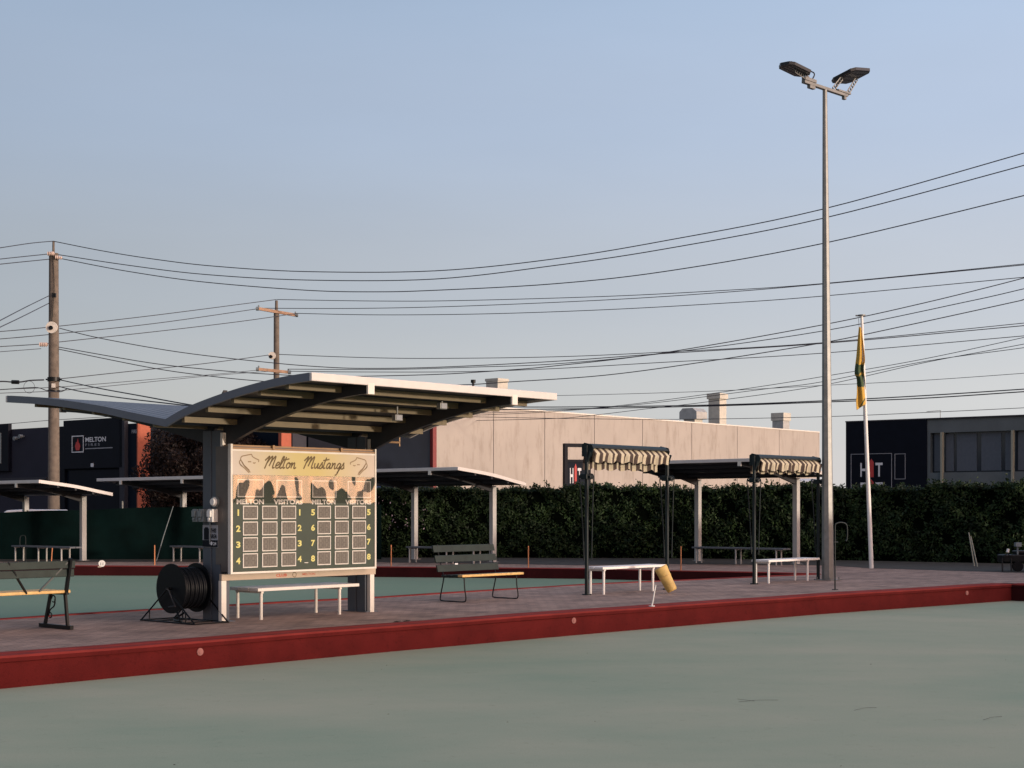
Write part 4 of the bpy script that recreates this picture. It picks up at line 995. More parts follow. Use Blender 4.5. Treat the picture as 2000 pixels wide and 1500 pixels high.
hp = [Vector((p.x, p.y, 0)) for p in hp]
t = thing('hedge', 'long clipped dark green hedge behind the far paving', 'hedge', hp[0], 0)
seg = []; tot = 0
for a, b in zip(hp[:-1], hp[1:]): seg.append((tot, a, b)); tot += (b - a).length
def hline(s):
    for st, a, b in reversed(seg):
        if s >= st: d = (b - a).normalized(); return a + d * (s - st), Vector((-d.y, d.x, 0))
def htop(x): # x world
    return 2.03 + .14 * min(1, max(0, (x + 4.0) / 9.0)) + .05 * math.sin(x * 1.1) + .04 * math.sin(x * 2.9 + 1) + .03 * math.sin(x * 6.3) + .02 * math.sin(x * 13.0)
NL = 62000; C_ = np.zeros((NL, 3)); Nn = np.zeros((NL, 3))
ss = rng.uniform(0, tot, NL); kind = rng.random(NL)
for i in range(NL):
    p, nn = hline(ss[i]); hz = htop(ss[i])
    if kind[i] < .70:
        zz = hz * rng.random() ** .9; bulge = .10 * math.sin(ss[i] * 2.3 + zz * 3.1) + .07 * math.sin(ss[i] * 5.1 - zz * 4.7) + .05 * math.sin(ss[i] * 11 + zz * 9)
        off = .12 - bulge * .8 + abs(rng.normal(0, .06)) - (.10 if zz < .2 else 0) * -1
        C_[i] = (p.x + nn.x * off, p.y + nn.y * off, max(.02, zz)); Nn[i] = (-nn.x, -nn.y, .3)
    else:
        off = rng.uniform(0.02, 1.0); up = rng.exponential(.035)
        C_[i] = (p.x + nn.x * off, p.y + nn.y * off, hz - .02 + up - .05 * rng.random()); Nn[i] = (0, -.2, 1)
# stray shoots above the top
SH = []
for s in rng.uniform(0, tot, 110):
    p, nn = hline(s); hh = rng.uniform(.06, .24); off = rng.uniform(.1, .6); lx, ly = rng.normal(0, .05, 2)
    for k in range(int(4 + hh * 40)):
        f_ = rng.random(); SH.append((p.x + nn.x * off + lx * f_ + rng.normal(0, .022), p.y + nn.y * off + ly * f_, htop(s) + hh * f_))
SH = np.array(SH); C_ = np.vstack([C_, SH]); Nn = np.vstack([Nn, np.tile((0, -.3, 1), (len(SH), 1))])
C_ -= np.array(hp[0]); leaves_mesh(C_, Nn, .055, 'foliage', M['hedge_leaf'], t)
g = MB(); v_ = []
for i in range(101):
    s = tot * i / 100 * .9999; p, nn = hline(s); hz = htop(s) - .06
    for off, zz in ((.30, 0), (.24, .6), (.24, hz), (1.0, hz), (1.0, 0)): q = p + nn * off - hp[0]; v_.append((q.x, q.y, zz))
g.add(v_, [(i * 5 + k, i * 5 + k + 1, (i + 1) * 5 + k + 1, (i + 1) * 5 + k) for i in range(100) for k in range(4)]); g.build('dark_core', M['hedge_core'], t)  # solid dark filler for the shade between the leaves
# pale flowers on the left end of the hedge
fc = []
for _ in range(46):
    s = rng.uniform(0.1, 1.7); p, nn = hline(s); zz = rng.choice([1.0, 1.35, 1.75]) + rng.normal(0, .12); q = p + nn * .02 - hp[0]; fc.append((q.x, q.y, zz))
leaves_mesh(np.array(fc), np.tile((0, -1, .2), (len(fc), 1)), .035, 'flowers', M['flower'], t)

# hedge / fence beyond the right edge and opposite side of the near green (unseen, added to cast the evening shade)
def caster_hedge(a, b, h, lab):
    d = (b - a).normalized(); L = (b - a).length
    t = thing('hedge', lab, 'hedge', a, math.degrees(math.atan2(d.y, d.x)))
    n = int(L * 260); c = np.stack([rng.uniform(0, L, n), rng.uniform(-.02, .75, n), h * rng.random(n) ** .8], 1)
    leaves_mesh(c, np.tile((0, -.5, .5), (n, 1)), .08, 'foliage', M['hedge_leaf'], t)
    g = MB(); g.box(0, L, .08, .66, 0, h - .04); g.build('dark_core', M['hedge_core'], t)
caster_hedge(Vector((15.5, 27.2, 0)), Vector((17.5, 40, 0)), 2.0, 'unseen hedge added right of the far paving to cast shade')
caster_hedge(O + v * 31.0 - u * 26, O + v * 31.0 + u * 34, 1.95, 'unseen hedge added across the near green to cast shade')

# ================================================================ DARK PLUM TREE
tc_ = Vector((-11.7, 60, 0)); t = thing('plum_tree', 'dark brown leaved round tree behind the shadecloth fence', 'tree', tc_, 0)
g = MB(); g.cyl((0, 0, 0), (0, 0, 1.6), .20, .14, n=10)
for k in range(7):
    a = k * .9; g.cyl((0, 0, 1.2 + .08 * k), (1.6 * math.cos(a), 1.6 * math.sin(a), 2.6 + .2 * k), .08, .03, n=6)
g.build('trunk', M['bark'], t)
blobs = []
for k in range(95):
    th = rng.uniform(0, 2 * math.pi); ph = rng.uniform(-.8, 1.35); r_ = rng.uniform(.35, .97)
    blobs.append((2.75 * r_ * math.cos(th) * math.cos(ph), 2.4 * r_ * math.sin(th) * math.cos(ph), 2.75 + 2.0 * r_ * math.sin(ph), rng.uniform(.45, .8)))
C2 = []
for bx, by, bz, br in blobs:
    n = int(1500 * br); dv = rng.normal(size=(n, 3)); dv /= np.linalg.norm(dv, axis=1)[:, None]
    C2.append(np.array((bx, by, bz)) + dv * br * (rng.random(n) ** .35)[:, None])
C2 = np.vstack(C2); leaves_mesh(C2, np.zeros_like(C2) + (0, -.3, .5), .065, 'crown', M['plum_leaf'], t)

# ================================================================ BUILDINGS
def bld(name, label, A, B, depth, h, m, cat='building'):
    A = Vector((A[0], A[1], 0)); B = Vector((B[0], B[1], 0)); d = (B - A).normalized(); L = (B - A).length
    t = thing(name, label, cat, A, math.degrees(math.atan2(d.y, d.x))); return t, A, d, L
def col(A, d, x): return along(A, d, x)
def zz_(A, d, x, y): p = A + d * along(A, d, x); return EYE + (HY - y) * p.y / F
# --- concrete warehouse
A_ = P(560, 990, 1); 
pr = P(1600, 845, 91.0); pl = P(1010, 800, 69.5); d = (Vector((pr.x, pr.y, 0)) - Vector((pl.x, pl.y, 0))).normalized()
plg = Vector((pl.x, pl.y, 0)); sA = along(plg, d, 852); A_ = plg + d * sA
t, A_, d, L = bld('warehouse', 'long pale concrete panel warehouse with roof vents', A_, Vector((pr.x, pr.y, 0)), 14, 6.0, None)
NP = [col(A_, d, x) for x in (852, 964, 1064, 1161, 1255, 1351, 1440, 1522, 1601)]
for a, b in zip(NP[:-1], NP[1:]):
    g = MB(); g.box(a + .02, b - .02, 0, .2, 0, 6.0); g.build('wall_panel', M['concrete'], t)
g = MB(); g.box(.02, L, .12, 8, 0, 5.9); g.build('walls', M['grey_render'], t)
g = MB(); g.box(0.03, L + .02, -.03, .23, 6.0, 6.06); g.build('parapet_cap', M['steel_light'], t)
def rv(x0, x1, yt, ybot, dep, nm, kind, capm):
    a, b = col(A_, d, x0), col(A_, d, x1)
    return a, b
def vent(lab, x0, x1, yt, setb, w, dp, cap):
    bk = Vector((-d.y, d.x, 0)); base = A_ + bk * (setb + dp / 2)
    q = along(base, d, (x0 + x1) / 2); p = base + d * q
    ztop = EYE + (HY - yt) * p.y / F
    v_t = thing('roof_vent', lab, 'roof vent', A_ + bk * setb + d * (q - w / 2) + Vector((0, 0, 5.9)), math.degrees(math.atan2(d.y, d.x)), 'metal vents on the warehouse roof')
    return v_t, ztop - 5.9
M['flue'] = mat('flue_metal', (0.55, 0.52, 0.44), 0.5, var=0.1, scale=4)
v_t, h = vent('wide cream box vent above the scoreboard shelter roof', 948, 993, 741, 1.2, .72, .72, 0)
g = MB(); g.box(0, .72, 0, .72, 0, h); g.build('duct', M['flue'], v_t, .02); g = MB(); g.box(-.03, .75, -.03, .75, h - .10, h + .02); g.build('cap', M['flue'], v_t)
v_t, h = vent('thin dark pipe vent above the scoreboard shelter roof', 921, 927, 742, 1.0, .1, .1, 0)
g = MB(); g.cyl((0, 0, 0), (0, 0, h - .12), .055, n=10); g.build('pipe', M['black'], v_t); g = MB(); g.cyl((0, 0, h - .14), (0, 0, h), .11, .11, n=10); g.build('cowl', M['black'], v_t)
v_t, h = vent('hooded grey roof vent left of the tall flue', 1336, 1373, 798, .9, .8, .8, 0)
g = MB(); g.box(-.02, .75, .05, .75, 0, h * .45); g.build('duct', M['flue'], v_t)
g = MB(); hh = h * .42; g.prism_x([(-.15, hh), (.95, hh), (.95, h * .8), (.75, h), (.1, h), (-.15, h * .8)], -.15, .90); g.build('hood', M['flue_dark'], v_t)
v_t, h = vent('tall cream square flue on the warehouse roof', 1386, 1418, 769, 1.0, .75, .7, 0)
g = MB(); g.box(0, .70, 0, .72, 0, h - .2); g.build('duct', M['flue'], v_t); g = MB(); g.box(-.07, .77, -.07, .79, h - .30, h); g.build('cap', M['flue'], v_t)
v_t, h = vent('short grey square flue nearest the light tower', 1511, 1541, 807, 1.0, .8, .7, 0)
g = MB(); g.box(0, .74, 0, .72, 0, h - .2); g.build('duct', M['flue_dark'], v_t); g = MB(); g.box(-.06, .80, -.06, .78, h - .45, h); g.build('cap', M['flue'], v_t)

# --- navy shop between (same line, left of the warehouse)
sB = along(plg, d, 568); B0 = plg + d * sB; E_ = A_ - d * .02
t, B0_, d2, L2_ = bld('navy_shop', 'dark navy clad shop joined to the left of the concrete warehouse', B0, E_, 14, 5.6, None)
g = MB(); g.box(0, L2_ - .25, .1, 6, 0, 5.75); g.build('walls', M['navy2'], t)
g = MB(); a, b = col(B0_, d2, 597), col(B0_, d2, 700); g.box(a, b, -.15, .1, 2.9, 5.9); g.build('sign_panel', M['navy'], t)
g = MB(); g.box(0, col(B0_, d2, 595), -.1, .1, 0, 5.8); g.build('pillar', M['charcoal2'], t)
g = MB(); g.box(L2_ - .25, L2_ - .02, -.06, .3, 0, 6.02); g.build('trim', M['redtrim'], t)
g = MB(); a = col(B0_, d2, 548); g.box(a, -.02, -.05, .12, 0, zz_(B0_, d2, 556, 838)); g.build('orange_fin', M['orange'], t)

# --- left row of shops
qa = P(127, 822, 78.6); qb = P(243, 815, 75.4); qa.z = qb.z = 0; d3 = (qb - qa).normalized()
A3 = qa + d3 * along(qa, d3, -140); B3 = qa + d3 * along(qa, d3, 266)
t, A3, d3, L3 = bld('sign_shop', 'charcoal shopfront with a navy name panel and orange corner fin', A3, B3, 12, 5.7, None)
c3 = lambda x: along(A3, d3, x)
zt = lambda x, y: zz_(A3, d3, x, y)
g = MB(); g.box(0, c3(120), .1, 12, 0, zt(60, 836)); g.build('walls', M['charcoal'], t)
g = MB(); g.box(c3(120) , L3, .1, 12, 0, zt(255, 827)); g.build('walls', M['navy2'], t)
g = MB(); g.box(c3(110), c3(128), -.06, .1, 0, zt(118, 834)); g.build('pillar', M['navy'], t)
g = MB(); g.box(c3(127.5), c3(243), -.12, .1, zt(185, 915), zt(185, 818.5)); sp_ = g.build('sign_panel', M['navy'], t, .02)
g = MB(); g.box(c3(135), c3(233), -.02, .1, 0, zt(185, 918)); g.build('entry', M['navy'], t)
g = MB(); g.box(c3(237), c3(247), -.12, .1, 0, zt(243, 818)); g.build('pillar', M['charcoal2'], t)
g = MB(); g.box(L3 - .02, L3 + .05, .05, .82, 0, zt(270, 821)); g.build('orange_fin', M['orange'], t)
g = MB(); g.text('FIRE', c3(254), c3(264), zt(259, 846), zt(259, 839), .096, 0, .02); g.build('lettering', M['letter_grey'], t)
ys = -.125
g = MB(); g.frame_y(c3(144.5), c3(167.5), zt(156, 884), zt(156, 851), .05, ys - .01, ys); g.build('logo_frame', M['letter_white'], sp_)
g = MB(); cx, cz = c3(156), zt(156, 868)
fl_ = [(-.13, -.32), (.13, -.32), (.24, -.12), (.17, .05), (.12, -.05), (.03, .32), (-.08, .08), (-.14, .12), (-.24, -.1)]
g.prism_y([(cx + a * .95, cz + b * .95) for a, b in fl_], ys - .012, ys); g.build('flame_mark', M['letter_red'], sp_)
g = MB(); g.text('MELTON', c3(171), c3(211), zt(191, 863), zt(191, 853.5), ys - .004, 0, .02); g.build('lettering', M['letter_white'], sp_)
g = MB(); g.text('F I R E S', c3(171), c3(199), zt(185, 871), zt(185, 866), ys - .004, 0, .01); g.build('lettering', M['letter_grey'], sp_)
g = MB(); g.box(c3(171), c3(224), ys - .006, ys, zt(198, 876.4), zt(198, 874.6)); g.build('strapline', M['letter_grey'], sp_)
g = MB(); g.box(c3(181.5), c3(187), ys - .01, ys, zt(184, 912), zt(184, 905)); g.build('small_mark', M['letter_white'], sp_)
g = MB(); g.box(c3(-60), c3(20), -.12, .1, zt(0, 921), zt(0, 828.5)); s2 = g.build('sign_panel', M['navy'], t, .02)
g = MB(); g.box(c3(-40), c3(6.5), ys - .01, ys, zt(0, 905), zt(0, 846)); g.build('poster', mat('poster_pale', (.30, .32, .29), .6), s2)
for lx, ly in ((34, 856), (44.5, 852)):
    g = MB(); c = (c3(lx), -.02, zt(lx, ly)); g.cyl(c, (c[0], -.22, c[2] - .02), .09, .11, n=10); g.cyl((c[0], .1, c[2]), c, .03, n=6)
    g.build('spotlight', M['plastic_grey'], t)
g = MB(); g.box(c3(-60), c3(100), -.3, .1, zt(50, 938), zt(50, 933)); g.build('awning_edge', M['charcoal2'], t)

# --- right building
qa = P(1652, 825, 112); qb = P(2000, 812, 104); qa.z = qb.z = 0; d4 = (qb - qa).normalized()
A4 = qa; B4 = qa + d4 * along(qa, d4, 2140)
t, A4, d4, L4 = bld('showroom', 'black and grey showroom with ribbon windows beyond the hedge', A4, B4, 10, 6, None)
H4 = EYE + 165*112/F
c4 = lambda x: along(A4, d4, x)
z4 = lambda x, y: zz_(A4, d4, x, y)
g = MB(); g.box(0, c4(1810), .0, 10, 0, H4); bl = g.build('black_wall', M['navy'], t)
w0, w1 = z4(1900, 922), z4(1900, 843)
g = MB(); g.box(c4(1810), L4, .1, 10, w1, H4+.03); g.box(c4(1810), L4, .1, 10, 0, w0); g.box(c4(1810), c4(1816), .1, 10, w0, w1); g.build('wall', M['grey_render'], t)
g = MB(); g.box(c4(1816), L4 - .3, .5, .56, w0, w1); g.build('window', M['glass_dark'], t)
g = MB(); g.box(L4 - .3, L4 - .01, .1, 9.9, w0, w1); g.box(c4(1816), L4 - .3, 9.6, 9.9, w0, w1); g.build('end_wall', M['grey_render'], t)
for xa, xb in ((1820, 1834), (1843, 1858), (1864, 1903), (1912, 1951), (1959, 1974), (1984, 2000), (2008, 2060)):
    g = MB(); g.box(c4(xa), c4(xb), .44, .497, w0 + .1, w1 - .1); g.build('blind_panel', M['blue_glass'], t)
for xa in (1838, 1976):
    g = MB(); g.box(c4(xa), c4(xa + 3.6), -.15, .2, 0, w1 + .02); g.build('pillar', M['cream_post'], t)
g = MB(); g.box(-.03, L4, -.04, .3, H4, H4+.09) ; g.build('parapet_cap', M['charcoal2'], t)
yw = -.012
g = MB(); g.frame_y(c4(1662), c4(1742), z4(1700, 1050), z4(1700, 886), .035, yw - .01, -.001); g.build('sign_outline', M['letter_grey'], bl)
g = MB(); g.frame_y(c4(1747.5), c4(1768.5), z4(1758, 936), z4(1758, 886), .035, yw - .01, -.001); g.build('window_outline', M['letter_grey'], bl)
def HIT(par, xa, xb, zb, zt_, y, mw, second):
    w = xb - xa
    for ch, p0, p1 in (('H', xa, xa + w * .30), ('T', xa + w * .68, xb)): g = MB(); g.text(ch, p0, p1, zb, zt_, y, 0, .02); g.build('letter', M[mw], par)
    hh = zt_ - zb
    g = MB(); g.prism_y([(xa + w * .40, zb - hh * .04), (xa + w * .60, zb - hh * .04), (xa + w * .60, zt_ + hh * .05), (xa + w * .50, zt_ + hh * .30), (xa + w * .40, zt_ + hh * .05)], y - .004, y); g.build('red_mark', M['letter_red'], par)
    if second:
        zb2 = zb - hh * 1.42; zt2 = zb - hh * .42
        for ch, p0, p1 in (('F', xa, xa + w * .26), ('T', xa + w * .68, xb)): g = MB(); g.text(ch, p0, p1, zb2, zt2, y, 0, .02); g.build('letter', M[mw], par)
        g = MB(); g.prism_y([(xa + w * .40, zb2), (xa + w * .60, zb2), (xa + w * .60, zt2), (xa + w * .50, zt2 + hh * .22), (xa + w * .40, zt2)], y - .004, y); g.build('red_mark', M['letter_red'], par)
HIT(bl, c4(1680.5), c4(1724), z4(1702, 931), z4(1702, 904), yw, 'letter_white', True)
o_ = A4 + d4 * c4(1830) + Vector((0, 0, H4+.03)); o_ += Vector((-d4.y, d4.x, 0)) * .6
t = thing('rooftop_antenna', 'thin television antenna on the showroom roof', 'antenna', o_, math.degrees(math.atan2(d4.y, d4.x)))
g = MB(); g.cyl((0, 0, 0), (0, 0, .62), .02, n=6); g.build('mast', M['galv'], t)
g = MB(); g.bar((.05, 0, .60), (-1.0, 0, .56), .03)
for k in range(7): g.bar((-.1 - .14 * k, -.25, .595 - .006 * k), (-.1 - .14 * k, .25, .595 - .006 * k), .012)
g.build('boom', M['galv'], t)

# --- pylon sign in front of the warehouse
o_ = P(1101, 990, 58); o_.z = 0
t = thing('pylon_sign', 'narrow dark pylon sign with white and red letters behind the hedge', 'sign', o_, 20)
dp = unit(20); Wp = along(o_, dp, 1152); zp = lambda y: EYE + (HY - y) * 58 / F
g = MB(); g.box(0, .13, -.1, .1, 0, zp(866)); g.box(Wp - .1, Wp, -.1, .1, 0, zp(866)); g.box(.13, Wp - .1, -.1, .1, zp(873), zp(866)); g.box(.13, Wp - .1, -.1, .1, zp(902), zp(897.5)); g.build('frame', M['navy'], t)
g = MB(); g.box(.13, Wp - .1, -.06, .06, .3, zp(902)); pn_ = g.build('panel', M['navy2'], t)
xl = lambda x: along(o_, dp, x)
HIT(pn_, xl(1112), xl(1134), zp(944), zp(914), -.066, 'letter_white', True)

# ================================================================ VEHICLES (tops show over hedge / fence)
def van(label, loc, rot, Lx, W, H, paint, cat='van', low=False):
    t = thing('parked_van' if not low else 'parked_car', label, cat, loc, rot)
    g = MB()
    if low: prof = [(0, .35), (0, .75), (.25, .88), (1.1, .98), (1.75, H - .03), (2.3, H), (3.3, H - .01), (3.95, 1.0), (4.4, .93), (4.5, .6), (4.45, .35)]
    else: prof = [(0, .4), (.02, H - .35), (.12, H - .10), (.35, H), (Lx - 1.7, H), (Lx - 1.35, H - .08), (Lx - .75, 1.30), (Lx - .1, 1.05), (Lx, .85), (Lx, .4)]
    n = len(prof)
    for yy in (0, W): pass
    ins = .10
    v_ = [(a, 0 + (ins if b > H * .8 else 0), b) for a, b in prof] + [(a, W - (ins if b > H * .8 else 0), b) for a, b in prof]
    g.add(v_, [(i, (i + 1) % n, n + (i + 1) % n, n + i) for i in range(n)] + [tuple(range(n))[::-1], tuple(range(n, 2 * n))])
    g.build('body', M[paint], t, .05)
    Lr = max(a for a, b in prof)
    for wx in (.85, Lr - .9):
        for wy in (-.02, W - .16):
            g = MB(); g.cyl((wx, wy, .32), (wx, wy + .18, .32), .32, n=22); w_ = g.build('wheel', M['rubber'], t)
            g = MB(); g.cyl((wx, wy - .01, .32), (wx, wy + .19, .32), .18, n=16); g.build('rim', M['galv'], w_)
    if low: zs, sx = (.98, H - .10), (1.5, 3.6)
    else: zs, sx = (1.25, H - .35), (Lx - 2.3, Lx - 1.2)
    for yy in (-.006, W - .014):
        g = MB(); g.box(sx[0], sx[1], yy, yy + .02, zs[0], zs[1]); g.build('side_window', M['glass_dark'], t)
    g = MB()
    if not low: g.box(-.01, .0, .25, W - .25, 1.3, H - .4)
    else: g.box(3.62, 3.64, .2, W - .2, 1.0, H - .2)
    g.build('rear_window', M['glass_dark'], t)
    for yy in (.15, W - .35):
        g = MB(); g.box(-.015, .0, yy, yy + .2, .62, .78); g.build('tail_light', M['letter_red'], t)
    return t
van('white car roof showing above the left end of the shadecloth fence', P(-95, 990, 50) * 1.0 - Vector((0, 0, EYE)), 0, 4.5, 1.75, 1.52, 'white_car', 'car', True)
van('blue van behind the hedge beside the scoreboard', P(772, 990, 56) - Vector((0, 0, EYE)), 178, 4.6, 1.8, 2.32, 'blue_car')
van('white van between the light tower and the black showroom', P(1599, 990, 62) - Vector((0, 0, EYE)), 75, 4.6, 1.12, 2.75, 'white_car')

# ================================================================ POWER POLES
oA = P(105, 990, 58); oA.z = 0; zA = lambda y: EYE + (HY - y) * 58 / F
pxA = 58 / F
t = thing('power_pole', 'tall weathered timber power pole at the left', 'power pole', oA, 0, 'timber power poles')
g = MB(); g.cyl((0, 0, 0), (0, 0, zA(495)), .225, .175, n=16); g.build('pole', M['wood_pole'], t)
g = MB(); g.cyl((-.01, 0, zA(500)), (-.01, 0, zA(472)), .05, .045, n=8); g.build('top_pin', M['wood_pole'], t)
def insul(par, x, z, r=.07, l=.22, axis=(1, 0, 0)):
    g = MB(); a = Vector(axis).normalized(); c = Vector((x, -.2, z))
    for k in range(4): g.cyl(c + a * (l * k / 4), c + a * (l * k / 4 + l * .13), r, r * .8, n=12); 
    g.cyl(c, c + a * l, r * .45, n=8); g.build('insulator', M['ceramic'], par)
insul(t, -.16, zA(497), .085, .25); insul(t, .12, zA(504), .085, .25, (1, .3, -.1)); insul(t, -.46, zA(674), .09, .30)
g = MB(); g.cyl((0, -.24, zA(641)), (0, -.28, zA(641)), .22, n=24); g.cyl((-.02, -.28, zA(642)), (-.02, -.34, zA(642)), .08, n=12, m=1); g.build('ring_plate', [M['ring'], M['black']], t)
g = MB(); g.box(.02, .14, -.25, -.15, zA(582), zA(574)); g.build('bracket', M['black'], t)
g = MB(); g.cyl((0, 0, zA(745)), (0, 0, zA(737)), .235, n=16); g.tube([(-.3, 0, zA(741)), (.3, 0, zA(741))], .03); g.build('band', M['black'], t)
g = MB(); g.cyl((0, 0, zA(765)), (0, 0, zA(762)), .235, n=16); g.build('band', M['black'], t)
g = MB(); g.box(-.01, .12, -.25, -.2, zA(758), zA(750)); g.build('number_plate', M['ring'], t)
g = MB(); g.tube(smooth([(.03, -.2, zA(500)), (.08, -.21, zA(560)), (.05, -.22, zA(590)), (-.02, -.23, zA(640))], 6), .012, 6); g.build('down_lead', M['black'], t)
oB = P(540, 990, 70); oB.z = 0; zB = lambda y: EYE + (HY - y) * 70 / F
t = thing('power_pole', 'timber power pole with two crossarms behind the scoreboard shelter', 'power pole', oB, 0, 'timber power poles')
g = MB(); g.cyl((0, 0, 0), (0, 0, zB(612)), .15, .125, n=14); g.build('pole', M['wood_pole'], t)
g = MB(); g.cyl((0, 0, zB(613)), (0, 0, zB(587)), .075, .065, n=8); g.build('top_pin', M['wood_pole'], t)
M['arm'] = mat('crossarm_timber', (0.42, 0.26, 0.17), 0.8, var=0.2)
for (xa, ya, xb, yb, dy) in ((508, 605, 576, 614.5, 1.4), (507, 722, 563, 727, .6)):
    a = P(xa, ya, 70) - oB; b = P(xb, yb, 70) - oB
    a.y = -.1 - dy * .2; b.y = -.1 + dy * .2
    g = MB(); g.bar(a, b, .12, .13); cr = g.build('crossarm', M['arm'], t)
    for q in (a, b):
        g = MB(); g.cyl(q + Vector((-.12 if q is a else .0, 0, 0)), q + Vector((.12 if q is b else 0, 0, 0)) , .09, n=10); g.cyl(q, q + Vector((0, 0, .16)), .05, .03, n=8); g.build('insulator', M['plastic_grey'], cr)
c = P(533, 695.5, 70) - oB
g = MB(); g.cyl(c + Vector((0, -.2, 0)), c + Vector((0, -.26, 0)), .17, n=20); g.cyl(c + Vector((-.05, -.26, -.05)), c + Vector((-.05, -.33, -.05)), .08, n=10, m=1); g.build('ring_plate', [M['ring'], M['black']], t)

# ================================================================ WIRES
def wire(label, pts, Ya, Yb, r=.016):
    """a sagging wire through the sight lines of pts, running in plan from depth Ya to Yb"""
    xa, xb = pts[0][0], pts[-1][0]; x_end = xb
    if xb > 2050:      # carry the span on past the frame
        (p0, q0), (p1, q1) = pts[-2], pts[-1]; sl = (q1 - q0) / (p1 - p0)
        pts = list(pts) + [(p1 + 250, q1 + sl * 262), (p1 + 550, q1 + sl * 600)]
    if xa < -50:
        (p0, q0), (p1, q1) = pts[0], pts[1]; sl = (q1 - q0) / (p1 - p0)
        pts = [(p0 - 300, q0 - sl * 300)] + list(pts)
    q = smooth([(float(a), float(b)) for a, b in pts], 7); P3 = []
    for x, y in q:
        f_ = (x - xa) / (xb - xa); inv = (1 - f_) / Ya + f_ / Yb; P3.append(P(x, y, 1 / inv))
    o0 = P3[0].copy(); g = MB(); g.tube([tuple(p - o0) for p in P3], r, 5)
    o = g.build('power_line', M['wire']); o.location = o0; tag(o, label, 'power line', 'overhead power lines')
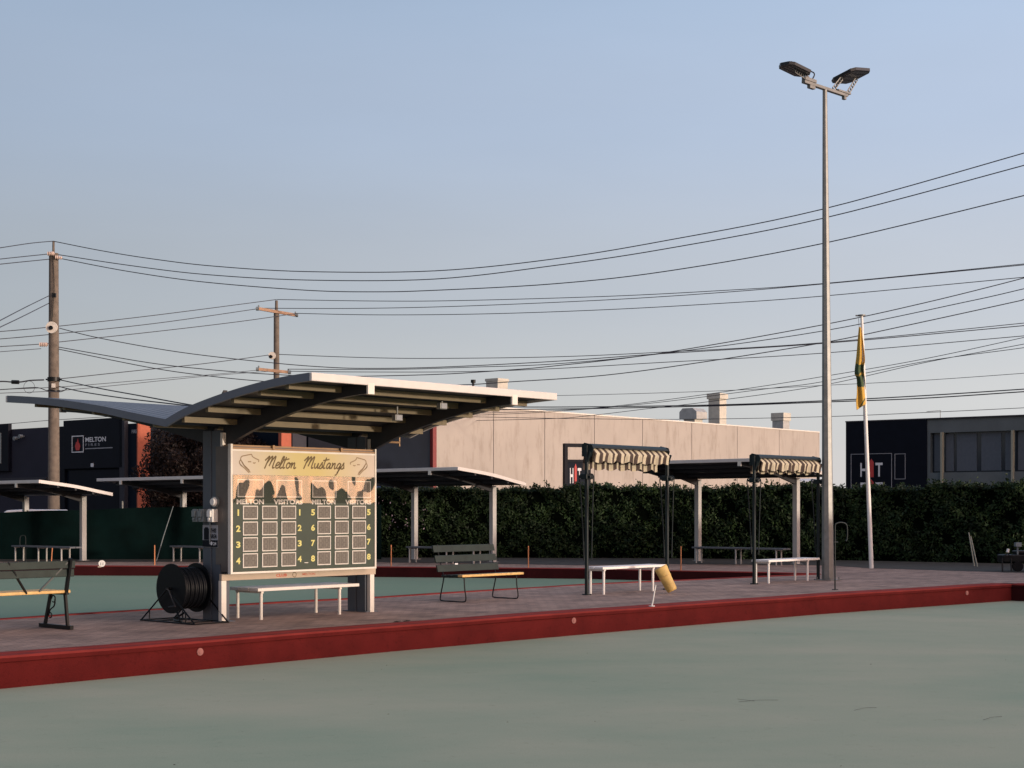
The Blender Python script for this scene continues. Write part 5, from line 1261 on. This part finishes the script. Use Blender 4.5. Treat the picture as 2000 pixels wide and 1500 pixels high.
W = [
 ('topmost power line from the tall left pole tip across to the upper right', [(104, 471), (200, 490), (300, 506), (420, 520), (600, 530.5), (850, 529), (1080, 506), (1300, 470), (1605, 409), (2000, 299), (2100, 268)], 58, 41),
 ('second highest power line from the left pole insulators to the right', [(115, 497.5), (250, 518), (400, 536), (600, 547), (850, 545), (1080, 519), (1300, 486), (1605, 427), (2000, 323), (2100, 294)], 58, 41),
 ('third power line from the left pole, sagging lowest of the top three', [(119, 505), (250, 530), (400, 551), (600, 567), (732, 570), (850, 567), (1080, 554.5), (1300, 530), (1605, 476), (2000, 382), (2100, 356)], 58, 41),
 ('power line from the tip of the second pole to the right', [(541, 585), (740, 588), (900, 587), (1180, 579), (1400, 568), (1605, 554), (2000, 515.5), (2100, 505)], 70, 57),
 ('power line from the upper crossarm left end to the right', [(510, 602), (700, 602.3), (900, 598), (1180, 586), (1400, 572), (1605, 555), (2000, 517.5), (2100, 507)], 70, 57),
 ('power line from the upper crossarm right end to the right', [(577, 612), (740, 615), (950, 613), (1180, 605), (1400, 593), (1605, 578.5), (2000, 541.5), (2100, 532)], 70, 57),
 ('power line from the left edge past the tall pole up to the second pole tip', [(-60, 651), (0, 647.5), (115, 637), (300, 616), (540, 585)], 57, 70),
 ('power line from the left edge up to the left end of the upper crossarm', [(-60, 666), (0, 662), (100, 653), (300, 632), (510, 602)], 57, 70),
 ('power line from the left edge passing under the upper crossarm', [(-60, 681), (0, 677), (80, 672), (115, 668), (300, 648), (460, 629), (577, 612.5)], 57, 70),
 ('power line from the ring plate of the tall pole descending to the right', [(116, 641), (198, 661), (352, 688), (525, 708), (636, 717), (722, 719.5), (860, 717), (1080, 706), (1290, 691), (1604, 671), (2000, 636), (2100, 626)], 58, 52),
 ('flat power line from the second pole ring plate to the right edge', [(541, 692), (700, 698), (844, 700), (1080, 697), (1290, 688), (1604, 669.5), (2000, 631), (2100, 620)], 70, 60),
 ('power line rising from behind the shelter roof, steepest toward the right', [(115, 678), (288, 708), (400, 721), (512, 730), (620, 735), (700, 735), (860, 731), (988, 723), (1080, 715), (1290, 690), (1604, 635), (1812, 590), (2000, 543), (2100, 515)], 58, 49),
 ('power line from the lower crossarm curving up to the right edge', [(563, 721), (764, 721.5), (924, 717), (1080, 711), (1290, 691), (1604, 647), (1885, 590), (2000, 564), (2100, 540)], 70, 52),
 ('lower power line from the lower crossarm staying nearly level', [(563, 725), (700, 726.5), (900, 726), (1080, 720), (1290, 708), (1604, 690), (2000, 656), (2100, 647)], 70, 60),
 ('power line dipping behind the shelter roof and past the wide vent', [(115, 682), (288, 717), (397, 733), (518, 745), (700, 755), (892, 752), (994, 746), (1180, 733), (1374, 707), (1604, 670), (1760, 638), (1980, 590), (2000, 585), (2100, 560)], 58, 48),
 ('thin power line just above the tip of the main shelter roof', [(800, 777), (1094, 772.5), (1388, 764), (1604, 753), (1800, 743), (2000, 729), (2100, 721)], 80, 60),
 ('upper of two thick low lines crossing the tall flue', [(800, 793), (1080, 795), (1388, 791), (1604, 783), (1800, 773), (2000, 760), (2100, 753)], 64, 50),
 ('lower of two thick low lines crossing the tall flue', [(800, 800), (1080, 799), (1388, 793), (1604, 785.5), (1800, 778), (2000, 765), (2100, 759)], 64, 50),
 ('highest of three thin lines fanning upward right of the tall flue', [(900, 808), (1080, 802), (1220, 791), (1444, 761), (1604, 736), (1800, 702), (2000, 659), (2100, 635)], 68, 50),
 ('middle of three thin lines fanning upward right of the tall flue', [(900, 812), (1080, 804), (1276, 787), (1500, 759), (1604, 746), (1812, 705), (2000, 679), (2100, 662)], 68, 50),
 ('lowest of three thin lines fanning upward right of the tall flue', [(900, 822), (1080, 817.5), (1150, 812), (1276, 797), (1388, 784), (1604, 753), (1812, 707), (2000, 672), (2100, 650)], 68, 50),
 ('lowest thin line crossing the concrete wall above the hedge', [(880, 813), (1080, 817), (1323, 819), (1604, 814), (1800, 806), (2000, 796.5), (2100, 791)], 66, 56),
 ('power line rising from the left edge to the second pole ring plate', [(116, 740), (275, 723), (400, 710), (528, 693)], 58, 70),
 ('upper of two thin lines rising to the lower crossarm', [(-60, 766), (0, 761), (128, 755), (320, 739), (420, 731), (507, 722.5)], 56, 70),
 ('lower of two thin lines rising to the lower crossarm', [(-60, 772), (0, 768), (133, 761.5), (400, 735), (530, 725)], 56, 70),
 ('thick black service cable dropping right from the pole band', [(118, 742), (192, 758), (280, 774), (368, 790), (480, 808)], 58, 40),
 ('second black service cable dropping right below the pole band', [(116, 755), (160, 765), (230, 776), (307, 785.5), (420, 798)], 58, 42),
 ('top line running left from the tall pole tip', [(-60, 493), (0, 484), (60, 475), (104, 471)], 50, 58),
 ('upper of two lines running left from the pole top insulators', [(-60, 514), (0, 506), (95, 496)], 50, 58),
 ('lower of two lines running left from the pole top insulators', [(-60, 524), (0, 516), (98, 506)], 50, 58),
 ('upper of two lines falling steeply left from the tall pole', [(-60, 658), (0, 626), (50, 600), (97, 577)], 40, 58),
 ('lower of two lines falling steeply left from the tall pole', [(-60, 668), (0, 639), (40, 620), (96, 592)], 40, 58),
 ('thin line running left just below the side insulator', [(-60, 691), (0, 687), (80, 681)], 50, 58),
 ('distant thin line low at the left above the charcoal wall', [(-60, 832), (25, 827), (96, 821), (208, 814), (330, 805)], 66, 62),
]
for w_ in W:
    wire(w_[0], w_[1], w_[2], w_[3], .020 if 'thick' in w_[0] or 'black' in w_[0] else (.012 if 'thin' in w_[0] else .016))
# bundled cable with black splice at the left
q = [P(x, y, 56) for x, y in ((-60, 748), (0, 745), (22, 746), (40, 746), (60, 743), (86, 742))]
o0 = q[0].copy(); t = thing('service_cable', 'bundled black cable with a splice box left of the tall pole', 'cable', o0, 0)
g = MB(); g.tube(smooth([tuple(p - o0) for p in q], 5), .028, 6); g.build('cable', M['wire'], t)
g = MB(); a = P(23, 746, 56) - o0; b = P(37, 746.5, 56) - o0; g.cyl(a, b, .075, n=10); g.build('splice_box', M['black'], t)
g = MB(); c = P(57, 756, 56) - o0; g.tube([tuple(c + Vector((.2 * math.cos(k * .35), 0, .22 * math.sin(k * .35)))) for k in range(18)], .008, 5, closed=True); g.build('drip_loop', M['wire'], t)
g = MB(); g.tube(smooth([tuple(P(x, y, 56) - o0) for x, y in ((-60, 763), (0, 761), (60, 757), (78, 758), (95, 764), (118, 765), (130, 760))], 5), .018, 6); g.build('loop_cable', M['wire'], t)
